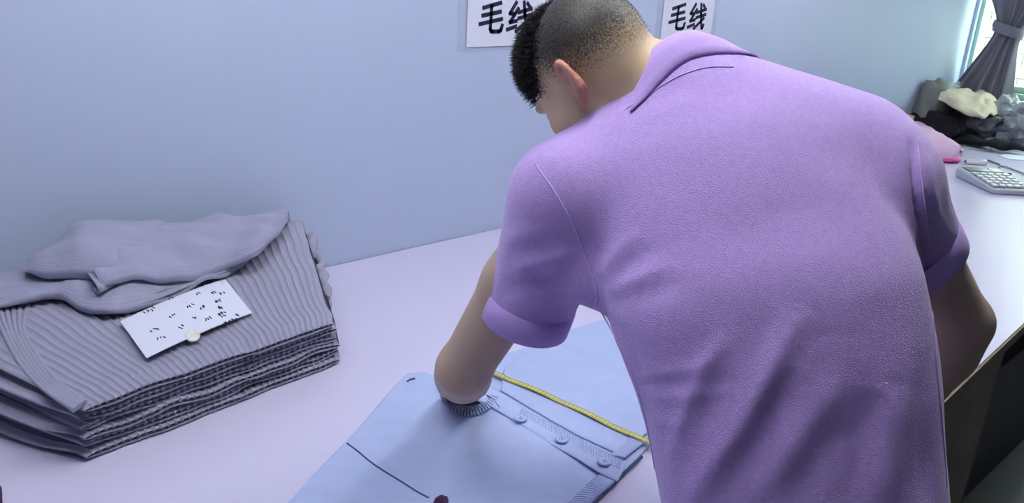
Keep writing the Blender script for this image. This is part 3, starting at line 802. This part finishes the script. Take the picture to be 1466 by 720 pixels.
# upper half of the top cardigan folded back over it
Ap = [(-14, 452), (14, 449), (40, 445), (62, 440), (85, 439), (102, 444), (118, 452), (138, 458), (160, 459), (182, 455), (212, 445), (240, 434), (282, 416), (325, 399), (366, 372), (398, 342), (414, 322)]
A3 = onto(Ap, bt, .014, .93)
Bp = [(-30, 400), (0, 398), (30, 392), (55, 384), (80, 374), (100, 362), (130, 352), (170, 344), (210, 338), (250, 332), (280, 328), (310, 325), (340, 322), (365, 320), (385, 318), (400, 316), (415, 315)]
B3 = np.array([ony(u, v, 1.93) for u, v in Bp])
mb = flat_tube(MB(), A3, B3, [.020, .026, .03, .03, .026, .02, .014], n=110, k=240, bulge=.012, wob=.016, ribs=26, ra=.0011)
pan = mb.build('folded_panel', 'grey_knit_fine', topc); bp_ = BVHTree.FromPolygons(mb.v, mb.f)
Atr = spline(A3, 90); 
for dz, dy, r_ in ((.004, .006, .0042), (.010, .020, .0016), (.0115, .026, .0014)):
    MB().tube(Atr + np.array([.25 * dy, dy, dz]), r_, 8).build('trim_edge', 'grey_knit', pan)
# rib band running down the left side
lb = onto([(-16, 424), (4, 474), (28, 520), (58, 554), (106, 588)], bt, .000, .885); lb2 = onto([(42, 430), (34, 472), (52, 508), (80, 545), (122, 577)], bt, .000, .885)
mb = MB()
for f_ in np.linspace(0, 1, 6): mb.tube(spline(lb * (1 - f_) + lb2 * f_, 40) + np.array([0, 0, .001]), .0042, 8)
mb.build('rib_band', 'grey_knit', topc)
# second sleeve hump, then the sleeve with its cuff
A4 = onto([(36, 402), (75, 405), (119, 402), (160, 402), (220, 395)], bp_, .012, .95); B4 = np.array([ony(u, v, 1.94) for u, v in [(40, 386), (80, 357), (107, 329), (150, 322), (240, 322)]])
mb = flat_tube(MB(), A4, B4, [.012, .035, .05, .045, .03], n=60, k=200, bulge=.02, wob=.016, seed=3, ribs=26)
mb.build('folded_sleeve', 'grey_knit_fine', topc)
As = [(147, 424), (165, 416), (190, 409), (215, 411), (240, 413), (270, 409), (322, 393), (366, 372), (398, 344), (412, 324)]
Bs = [(119, 381), (137, 362), (160, 343), (192, 331), (240, 324), (298, 316), (345, 312), (378, 311), (398, 311), (414, 315)]
A5 = onto(As, bp_, .016, .95); B5 = np.array([ony(u, v, y) for (u, v), y in zip(Bs, (1.80, 1.86, 1.90, 1.92, 1.93, 1.93, 1.93, 1.93, 1.93, 1.93))])
mb = flat_tube(MB(), A5, B5, [.022, .03, .036, .038, .036, .03, .02], n=120, k=240, bulge=.016, wob=.018, seed=5, ribs=30)
slv = mb.build('sleeve', 'grey_knit_fine', topc); bs_ = BVHTree.FromPolygons(mb.v, mb.f)
MB().tube(spline(A5, 80) + np.array([.001, .004, .003]), .0032, 8).build('trim_edge', 'grey_knit', slv)
c0_, c1_ = A5[0], B5[0]; dirc = nrm((A5[1] + B5[1]) / 2 - (A5[0] + B5[0]) / 2); hw_ = (c1_ - c0_) / 2; nn = nrm(np.cross(hw_, dirc)); nn = nn if nn[2] > 0 else -nn
rings = []
for dd, g in ((.05, .90), (.04, 1.04), (.0, 1.08), (-.012, 1.04), (-.013, .98), (-.004, .86), (.02, .8)):
    mid = (c0_ + c1_) / 2 + dirc * dd + (nn * .0)
    w2 = hw_ * (1 + .25 * max(0, dd) / .05)
    rings.append([mid + w2 * math.cos(a) * g + nn * math.copysign(abs(math.sin(a)) ** .5, math.sin(a)) * .013 * g for a in np.linspace(0, 2 * math.pi, 40, endpoint=False)])
MB().grid(rings, cv=True).build('sleeve_cuff', 'grey_knit', slv)
# shell button beside the note
h = hit(276, 490, bt); bn = nrm(h[1] * np.sign(h[1][2]) + np.array([-.1, -.5, .3])); bx_ = nrm(np.cross(bn, (0, 0, 1))); by_ = np.cross(bn, bx_)
btn = MB().lathe([(.0001, .0030), (.009, .0030), (.0125, .0042), (.0140, .0034), (.0140, .0004), (.0001, .0)], h[0] + bn * .012 + np.array([0, 0, .004]), 24, (bx_, by_, bn)).build('button', 'shell_button', topc)
MB().tube([h[0] + bn * .013 + bx_ * .004, h[0] + bn * .0155 + bx_ * .008 + by_ * .003, h[0] + bn * .012 + bx_ * .014 + by_ * .005], .0016, 6).build('thread', 'ink', btn)
# paper note
nc = [(172, 461), (210, 514), (361, 449), (322, 400)]       # far-left, near-left, near-right, far-right
n3 = [onz(u, v, z) for (u, v), z in zip(nc, (.907, .889, .889, .909))]
def note(u, v): return (n3[0] * (1 - u) + n3[3] * u) * (1 - v) + (n3[1] * (1 - u) + n3[2] * u) * v + np.array([0, 0, .006 * math.sin(math.pi * u) + .004 * abs(u - .5)])
nn_ = nrm(np.cross(n3[1] - n3[0], n3[3] - n3[0])); nn_ = nn_ if nn_[2] > 0 else -nn_
nt_ = empty('paper_note', note(.5, .5)); tag(nt_, 'white paper note with handwritten figures on the top grey cardigan', 'note')
G = [[note(u, v) + nn_ * o for v in np.linspace(0, 1, 8)] for o in (0,) for u in np.linspace(0, 1, 24)]
mb = MB(); mb.grid(G); G2 = [[p - nn_ * .0006 for p in r_] for r_ in G]; mb.grid(G2)
mb.build('paper_sheet', 'paper', nt_)
def scrib(mb, u, v, wd, n, seed, dense=1.0):               # a few pen strokes in the note plane
    r_ = random.Random(seed)
    for k in range(n):
        a = u + wd * (k + .5) / n; pts = []
        x, y = a + r_.uniform(-.004, .004), v + r_.uniform(-.035, .01)
        for j in range(3):
            pts.append(note(x, y) + nn_ * .0007); x += r_.uniform(-.008, .012) * dense; y += r_.uniform(.012, .04)
        for p, q in zip(pts[:-1], pts[1:]):
            d = nrm(q - p); mb.obox((p + q) / 2, (d, np.cross(nn_, d), nn_), (np.linalg.norm(q - p) / 2, .0011, .0003))
def nuv(u, v):                                              # photo position on the note -> note u, v
    P0 = onz(u, v, .903); a = n3[3] - n3[0]; b_ = n3[1] - n3[0]; q = P0 - n3[0]
    M_ = np.array([[a @ a, a @ b_], [a @ b_, b_ @ b_]]); return np.linalg.solve(M_, [q @ a, q @ b_])
for k, (zx, zy, wd, n) in enumerate([(255, 350, 90, 4), (430, 265, 40, 3), (440, 360, 50, 3), (310, 450, 60, 3), (365, 490, 45, 3), (505, 415, 50, 3), (560, 295, 55, 3), (605, 358, 45, 2), (660, 290, 40, 3), (700, 350, 45, 3), (730, 205, 35, 3), (780, 200, 50, 3), (760, 245, 45, 5), (785, 275, 25, 4), (785, 310, 50, 5), (790, 325, 40, 3), (830, 355, 100, 7), (905, 300, 30, 3), (630, 220, 25, 2)]):
    mb = MB(); u, v = nuv(150 + zx / 4.8, 380 + zy / 4.8); scrib(mb, u, v, wd / 4.8 / 165, n, k, 1.2)
    mb.build('handwriting', 'ink', nt_)

# ------------------------------------------------------------------ light blue cardigan spread out and measured
bc = empty('blue_cardigan', onz(700, 640)); tag(bc, 'light blue buttoned cardigan spread flat on the table under the arm', 'cardigan')
full = pz([(425, 722), (500, 637), (548, 585), (585, 546), (606, 543), (628, 537), (735, 505), (805, 479), (852, 463), (965, 440), (1010, 520), (968, 602), (919, 652), (848, 722), (780, 790), (640, 800), (380, 765)])
polymesh('back_panel', *sheet(full, TAB + .0005, .005, .005), 'blue_knit', bc)
near_ = pz([(423, 722), (498, 637), (546, 585), (583, 545), (606, 541), (632, 556), (650, 590), (690, 590), (716, 575), (760, 606), (800, 638), (850, 668), (880, 690), (846, 724), (780, 792), (640, 802), (376, 767)])
polymesh('front_panel', *sheet(near_, TAB + .005, .006, .004, wave=.010, wf=5, seed=2), 'blue_knit', bc)
far_ = pz([(722, 532), (780, 494), (806, 480), (852, 465), (960, 442), (1005, 520), (965, 600), (914, 634), (884, 655), (825, 628), (770, 596), (716, 564)])
polymesh('front_panel', *sheet(far_, TAB + .005, .005, .004, wave=.006, wf=6, seed=9), 'blue_knit', bc)
pk_up = [(690, 548), (722, 566), (753, 590), (789, 606), (825, 627), (862, 647), (898, 662)]; pk_lo = [(672, 570), (704, 584), (745, 608), (785, 634), (830, 660), (862, 680), (884, 690)]
pu, pl_ = spline(pz(pk_up, TAB + .014), 60), spline(pz(pk_lo, TAB + .016), 60)
mb = MB(); flat_tube(mb, pz(pk_up, TAB + .014), pz(pk_lo, TAB + .016), .006, n=60, k=16)
plk = mb.build('button_placket', 'blue_knit', bc)
mb = MB()
for i in range(18, 58):                                     # fine ribs across the placket
    a = pu[i]; b_ = pu[i] * .55 + pl_[i] * .45
    mb.tube(spline([a + np.array([0, 0, .002]), (a + b_) / 2 + np.array([0, 0, .0032]), b_ + np.array([0, 0, .0022])], 5), .0018, 5)
mb.build('rib_relief', 'blue_knit', plk)
def rib_band(inner, outer, n, z, name='hem_rib_band'):
    a, b_ = spline(pz(inner, z), n), spline(pz(outer, z), n); mb = MB()
    for i in range(n): mb.tube(spline([a[i], (a[i] + b_[i]) / 2 + np.array([0, 0, .0012]), b_[i]], 5), .0030, 6)
    return mb.build(name, 'blue_knit', bc)
rib_band([(795, 740), (818, 715), (842, 692), (860, 680)], [(830, 738), (850, 717), (870, 699), (880, 690)], 24, TAB + .012)
rib_band([(874, 652), (888, 640), (902, 628)], [(896, 655), (908, 645), (920, 636)], 16, TAB + .010)
MB().tube(spline(pz([(846, 723), (870, 700), (890, 680), (919, 654)], TAB + .0075), 40), .0028, 8).build('hem_edge', 'blue_seam', bc)
bsm = BVHTree.FromPolygons(*[x.tolist() for x in sheet(near_, TAB + .005, .006, .004, wave=.010, wf=5, seed=2)])
MB().tube(spline(onto([(497, 635), (512, 646), (530, 661), (552, 676), (575, 690), (597, 704), (614, 713)], bsm, .0004, TAB + .012), 60), .0017, 6).build('armhole_seam', 'blue_seam', bc)
MB().tube(spline(onto([(697, 568), (706, 575), (715, 586)], bsm, .004, TAB + .018), 20), .0015, 6).build('seam', 'blue_seam', bc)
for p_ in ([(583, 547), (588, 544), (594, 543)],): MB().tube(spline(onto(p_, bsm, .002, TAB + .012), 12), .002, 6).build('shoulder_seam', 'blue_seam', bc)
nk = onto([(622, 546), (630, 566), (646, 588), (672, 598), (698, 590), (712, 572)], bsm, .003, TAB + .014); mb = MB()
nks = spline(nk, 30); cen = onz(668, 556, TAB + .01)
for p in nks: mb.tube([p + (cen - p) * .0 + np.array([0, 0, .001]), p + (cen - p) * .12 + np.array([0, 0, .003]), p + (cen - p) * .3], .0026, 6)
mb.build('neck_rib', 'blue_knit', bc)
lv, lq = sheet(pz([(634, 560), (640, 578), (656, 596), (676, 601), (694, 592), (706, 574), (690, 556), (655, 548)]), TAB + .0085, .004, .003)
polymesh('neck_contact_shade', lv, lq, 'navy', bc)['label'] = 'dark navy sheet for the contact shadow of the arm at the neckline'  # thin dark sheet, contact shadow under the arm put in as colour
blob(onz(631, 722, TAB + .012), (.018, .012, .012), .2, 2, 3, TAB + .008, .6).build('underarm_gap_shade', 'purple_cloth', bc)['label'] = 'dark purple blob for the shade in the underarm gap'  # dark blob stands in for the shaded gap between sleeve and body
for u, v in ((745, 600), (804, 630), (865, 662)):
    c = onz(u, v, TAB + .021)
    bt_ = MB().lathe([(.0001, .0026), (.0072, .0026), (.0090, .0040), (.0118, .0036), (.0128, .0018), (.0118, -.0005), (.0001, -.001)], c, 28).build('button', 'blue_button', bc)
    mb = MB()
    for dx, dy in ((.0028, .0028), (-.0028, .0028), (.0028, -.0028), (-.0028, -.0028)): mb.lathe([(.0001, .0029), (.0012, .0029), (.0013, .0024)], c + np.array([dx, dy, 0]), 8)
    mb.tube([c + np.array([-.0028, -.0028, .0032]), c + np.array([0, 0, .0037]), c + np.array([.0028, .0028, .0032])], .0006, 5)
    mb.build('thread', 'thread', bt_)

# measuring tape
tp = empty('measuring_tape', onz(820, 582)); tag(tp, 'yellow measuring tape stretched over the light blue cardigan', 'measuring tape')
ctr = spline(pz([(690, 527), (722, 540), (770, 560), (815, 580), (865, 604), (915, 627), (960, 648)], TAB + .014), 80)
for i in range(80): ctr[i, 2] += .0012 * math.sin(i * .3) + .001
tgt = np.gradient(ctr, axis=0); tgt /= np.linalg.norm(tgt, axis=1)[:, None]; sd = np.cross(tgt, (0, 0, 1)); sd /= np.linalg.norm(sd, axis=1)[:, None]
mb = MB(); G = []
for i in range(80):
    z = np.array([0, 0, .0006]); G.append([ctr[i] - sd[i] * .0075 + z, ctr[i] + sd[i] * .0075 + z, ctr[i] + sd[i] * .0075 - z, ctr[i] - sd[i] * .0075 - z])
mb.grid(G, cv=True, smooth=False); mb.build('ribbon', 'tape_yellow', tp)
mb = MB()
cum = np.concatenate([[0], np.cumsum(np.linalg.norm(np.diff(ctr, axis=0), axis=1))])
for k, d in enumerate(np.arange(.004, cum[-1], .005)):
    c = np.array([np.interp(d, cum, ctr[:, j]) for j in range(3)]); i = int(np.searchsorted(cum, d)) - 1
    ln = .0055 if k % 2 == 0 else .003
    for sg in (-1, 1): mb.obox(c + sg * sd[i] * (.0073 - ln / 2) + np.array([0, 0, .0008]), (tgt[i], sd[i], np.cross(tgt[i], sd[i])), (.0005, ln / 2, .0002))
mb.build('tick_marks', 'ink', tp)

# scrap at the lower left corner of the table
pv, pq = sheet(pz([(-30, 690), (-4, 692), (4, 706), (5, 730), (-30, 735)]), TAB, .012, .003, wave=.006, wf=30)
tag(polymesh('fabric_scrap', pv, pq, 'purple_cloth', loc=pv.mean(0) * (1, 1, 0) + (0, 0, TAB)), 'dark purple fabric scrap in the near left corner of the table', 'fabric scrap')

# ------------------------------------------------------------------ far end of the table
def thing_blob(name, m, label, cat, c, r, amp, fq, seed, rot=0, zmin=TAB):
    return tag(blob(c, r, amp, fq, seed, zmin, rot).build(name, m, None, loc=(c[0], c[1], zmin)), label, cat)
thing_blob('black_garment', 'black_cloth', 'crumpled black garment in the pile under the wrapped grey bag', 'garment', P(1342, 180, 4.85), (.12, .14, .09), .35, 1.6, 2)
thing_blob('dark_bundle', 'dark_cloth', 'dark grey bundle against the back wall behind the beige cloth', 'bundle', P(1332, 162, 4.95), (.14, .10, .19), .3, 1.6, 5)
thing_blob('wrapped_garment', 'grey_wrap', 'dark grey garment in a shiny plastic wrap below the beige cloth', 'garment', P(1393, 174, 4.9), (.12, .16, .085), .35, 2.2, 8, .5)
thing_blob('clear_bag', 'clear_bag', 'shiny clear plastic bag of garments under the curtain', 'plastic bag', P(1452, 170, 4.85), (.12, .15, .11), .5, 2.8, 11)
thing_blob('tan_cloth', 'beige_cloth', 'small tan cloth beside the purple shoulder', 'cloth', P(1302, 177, 4.95), (.11, .09, .07), .3, 1.6, 15)
# beige cloth draped over the pile
Ab = [P(1343, 141, 4.72), P(1368, 155, 4.65), P(1400, 170, 4.6), P(1418, 166, 4.7), P(1432, 163, 4.8)]; Bb = [P(1352, 133, 5.1), P(1368, 128, 5.1), P(1390, 134, 5.1), P(1410, 136, 5.1), P(1436, 156, 5.1)]
mb = flat_tube(MB(), Ab, Bb, [.02, .03, .035, .03, .02], n=50, k=24, bulge=.03, wob=.028, seed=2)
tag(mb.build('beige_cloth', 'beige_cloth', None, loc=P(1390, 150, 4.9)), 'beige cloth thrown over the top of the pile', 'cloth')
Af = [P(1330, 130, 5.15), P(1345, 128, 5.1), P(1372, 130, 5.1)]; Bf = [P(1336, 122, 5.3), P(1355, 120, 5.3), P(1376, 127, 5.3)]
tag(flat_tube(MB(), Af, Bf, .02, n=30, k=16, bulge=.02, wob=.04).build('plastic_wrapper', 'clear_bag', None, loc=P(1355, 126, 5.2)), 'crumpled pale plastic wrapper on the pile beside the curtain', 'plastic wrapper')
# black sleeve stretched out to the right
Al = [onz(u, v, TAB + .03) for u, v in [(1358, 199), (1385, 204), (1412, 209), (1440, 213), (1475, 216)]]; Bl = [onz(u, v, TAB + .04) for u, v in [(1366, 188), (1392, 195), (1418, 203), (1445, 208), (1475, 212)]]
tag(flat_tube(MB(), Al, Bl, [.05, .04, .03, .02], n=50, k=18, bulge=.01, wob=.02).build('black_sleeve', 'black_cloth', None, loc=onz(1412, 209, TAB)), 'long black sleeve trailing across the table to the right edge', 'garment')
# pink pouch with a hot pink end
pk = empty('pink_pouch', onz(1345, 222)); tag(pk, 'pale pink cloth pouch with a hot pink end next to the right shoulder', 'pouch')
Ak = [onz(u, v, TAB + .03) for u, v in [(1298, 212), (1320, 220), (1345, 224), (1366, 226), (1377, 223)]]; Bk = [onz(u, v, TAB + .06) for u, v in [(1302, 176), (1318, 184), (1345, 200), (1368, 212), (1380, 217)]]
flat_tube(MB(), Ak, Bk, [.10, .10, .09, .06, .04], n=50, k=22, bulge=.02, wob=.006).build('pouch_body', 'pink_cloth', pk)
blob(onz(1356, 226, TAB + .016), (.07, .065, .022), .15, 1.5, 4).build('pouch_tip', 'hot_pink', pk)
# papers, board
for pts, z, lab, nm, m, ct in (([(1356, 204), (1368, 198), (1418, 212), (1412, 216), (1366, 212)], TAB, 'white paper lying beneath the long black sleeve', 'paper_sheet', 'paper', 'paper'),
                    ([(1430, 224), (1442, 218), (1480, 219), (1480, 231), (1446, 229)], TAB, 'folded white paper at the right edge below the black sleeve', 'paper_sheet', 'paper', 'paper'),
                    ([(1440, 268), (1432, 258), (1480, 255), (1480, 272)], TAB, 'pale sheet of paper behind the calculator', 'paper_sheet', 'paper', 'paper'),
                    ([(1418, 196), (1422, 192), (1480, 199), (1480, 204)], TAB, 'thin brown board in front of the clear plastic bag', 'board', 'brown_board', 'board')):
    v_, q_ = sheet(pz(pts), z, .012 if nm == 'board' else .004, .008 if nm != 'board' else .006)
    tag(polymesh(nm, v_, q_, m, loc=v_.mean(0) * (1, 1, 0) + (0, 0, z)), lab, ct)
# pens
def pen(name, a, b_, r_, m, label, cat, clip=True):
    o = empty(name, (a + b_) / 2); tag(o, label, cat); d = nrm(b_ - a); L_ = np.linalg.norm(b_ - a)
    MB().tube([a + d * .006, a + d * .008, a + d * L_ * .66], [r_ * .8, r_, r_], 12).build('barrel', m, o)
    MB().tube([a + d * L_ * .66, a + d * L_ * .67, a + d * L_ * .97, b_], [r_, r_ * 1.18, r_ * 1.15, r_ * .8], 12).build('cap', m, o)
    MB().tube([a - d * .004, a + d * .006], [r_ * .2, r_ * .7], 8).build('tip', 'steel', o)
    return o
pen('marker_pen', onz(1381, 231, TAB + .013), onz(1412, 233, TAB + .013), .013, 'white_plastic', 'short white marker pen lying behind the calculator', 'pen')
pen('thin_rod_pen', onz(1478, 253, TAB + .007), onz(1414, 229, TAB + .005), .0045, 'steel', 'long thin grey pen slanting to the right edge', 'pen')
ck = empty('small_clip', onz(1437, 252)); tag(ck, 'small grey metal clip standing behind the calculator', 'clip')
c = onz(1438, 253); MB().tube(spline([c + np.array([0, 0, .012]), c + np.array([-.02, .02, .02]), c + np.array([-.01, .03, .05]), c + np.array([.01, .02, .045])], 14), .006, 8).build('clip_body', 'steel', ck)
MB().tube([c + np.array([.02, -.02, .012]), c + np.array([-.01, .01, .014])], .008, 8).build('clip_lever', 'calc_dark', ck)
# calculator
p00, p10, p01 = onz(1364, 252), onz(1426, 255), onz(1388, 277)
xa = p10 - p00; xa[2] = 0; ya = p01 - p00; W_ = np.linalg.norm(xa); xa = xa / W_; ya[2] = 0; ya = ya - xa * (ya @ xa); L_ = np.linalg.norm(ya); ya /= L_; za = np.array([0, 0, 1.])
cl = empty('calculator', p00 + xa * W_ / 2 + ya * L_ / 2); tag(cl, 'silver grey desk calculator with white keys on the table', 'calculator')
def cz(t): return TAB + .052 - .028 * t                     # wedge: thicker at the display end
def cp(a, b_, dz=0): return p00 * (1, 1, 0) + xa * a * W_ + ya * b_ * L_ + np.array([0, 0, cz(b_) + dz])
mb = MB(); rings = []
for ins, zf in ((.03, 0), (0, .25), (0, .8), (.025, 1)):
    ring = []
    for a0, b0 in ((0, 0), (1, 0), (1, 1), (0, 1)):
        for k in range(5):
            an = math.pi / 2 * k / 4 + {(0, 0): math.pi, (1, 0): 1.5 * math.pi, (1, 1): 0, (0, 1): .5 * math.pi}[(a0, b0)]
            rr = .09; aa = (rr if a0 == 0 else 1 - rr) + rr * math.cos(an); bb = (rr * .7 if b0 == 0 else 1 - rr * .7) + rr * .7 * math.sin(an)
            aa = .5 + (aa - .5) * (1 - ins * 2); bb = .5 + (bb - .5) * (1 - ins * 1.4); p = cp(aa, bb); p[2] = TAB + .001 + (p[2] - TAB) * zf; ring.append(p)
    rings.append(ring)
mb.grid(rings, cv=True, smooth=False); n_ = len(mb.v) - 80; mb.f += [tuple(n_ + i for i in range(20))[::-1], tuple(n_ + 60 + i for i in range(20))]; mb.sm += [False] * 2
mb.build('calculator_body', 'calc_body', cl)
def slab(a0, b0, a1, b1, z0, z1):
    q = [(a0, b0), (a1, b0), (a1, b1), (a0, b1)]; return MB().add([cp(*p, z0) for p in q] + [cp(*p, z1) for p in q], [(0, 3, 2, 1), (4, 5, 6, 7), (0, 1, 5, 4), (1, 2, 6, 5), (2, 3, 7, 6), (3, 0, 4, 7)])
slab(.08, .06, .92, .27, -.002, .002).build('display_bezel', 'calc_dark', cl); slab(.12, .09, .62, .24, .002, .0035).build('display', 'calc_lcd', cl)
slab(.66, .09, .88, .24, .002, .0035).build('solar_panel', 'calc_lcd', cl)
slab(.06, .32, .94, .95, -.002, .0015).build('key_bed', 'calc_dark', cl)
for r_ in range(5):
    for c_ in range(5):
        a = .09 + c_ * .165; b_ = .345 + r_ * .12
        slab(a, b_, a + .108, b_ + .076, .0015, .009).build('key', 'calc_key', cl)
# curtain
cu = empty('curtain', (WX - .07, 1.78, .8)); tag(cu, 'grey curtain tied back at the window above the pile', 'curtain')
zz = [2.32, 1.9, 1.62, 1.54, 1.46, 1.40, 1.36, 1.28, 1.16, 1.05, .95, .86]
yl = [1.975, 1.965, 1.935, 1.885, 1.845, 1.838, 1.838, 1.870, 1.930, 1.985, 1.990, 1.990]; yr = [1.25, 1.35, 1.52, 1.60, 1.66, 1.685, 1.690, 1.690, 1.675, 1.660, 1.64, 1.62]
G = []
for z in np.linspace(2.32, .86, 70):
    a, b_ = np.interp(-z, [-q for q in zz], yl), np.interp(-z, [-q for q in zz], yr); row = []
    am = .012 + .016 * min(1, abs(z - 1.38) / .4)
    for s_ in np.linspace(0, 1, 90):
        f = math.sin(s_ * 2 * math.pi * 4.2 + .6 * math.sin(z * 3) + 2 * nz(s_ * 3, z)) * am
        row.append((WX - .085 + f, a + (b_ - a) * s_, z))
    G.append(row)
co = MB().grid(G).build('curtain_cloth', 'curtain', cu); so = co.modifiers.new('thickness', 'SOLIDIFY'); so.thickness = .004
ring = []
for a in np.linspace(0, 2 * math.pi, 40, endpoint=False):
    cx, cy = WX - .085 + math.cos(a) * .05, 1.764 + math.sin(a) * .086
    ring.append([(cx, cy, 1.425 + .02 * math.sin(a)), (cx + .006 * math.cos(a), cy + .006 * math.sin(a), 1.40 + .02 * math.sin(a)), (cx, cy, 1.365 + .02 * math.sin(a))])
MB().grid(ring, cu=True).build('tie_band', 'curtain', cu)
rod = empty('curtain_rod', (WX - .085, 1.2, 2.34)); tag(rod, 'metal curtain rod fixed above the window', 'curtain rod')
MB().tube([(WX - .085, .3, 2.345), (WX - .085, 1.995, 2.345)], .012, 12).build('pole', 'steel', rod)
for y in (.5, 1.2, 1.9): MB().box((WX - .09, y - .01, 2.335), (WX, y + .01, 2.355)).build('bracket', 'steel', rod)
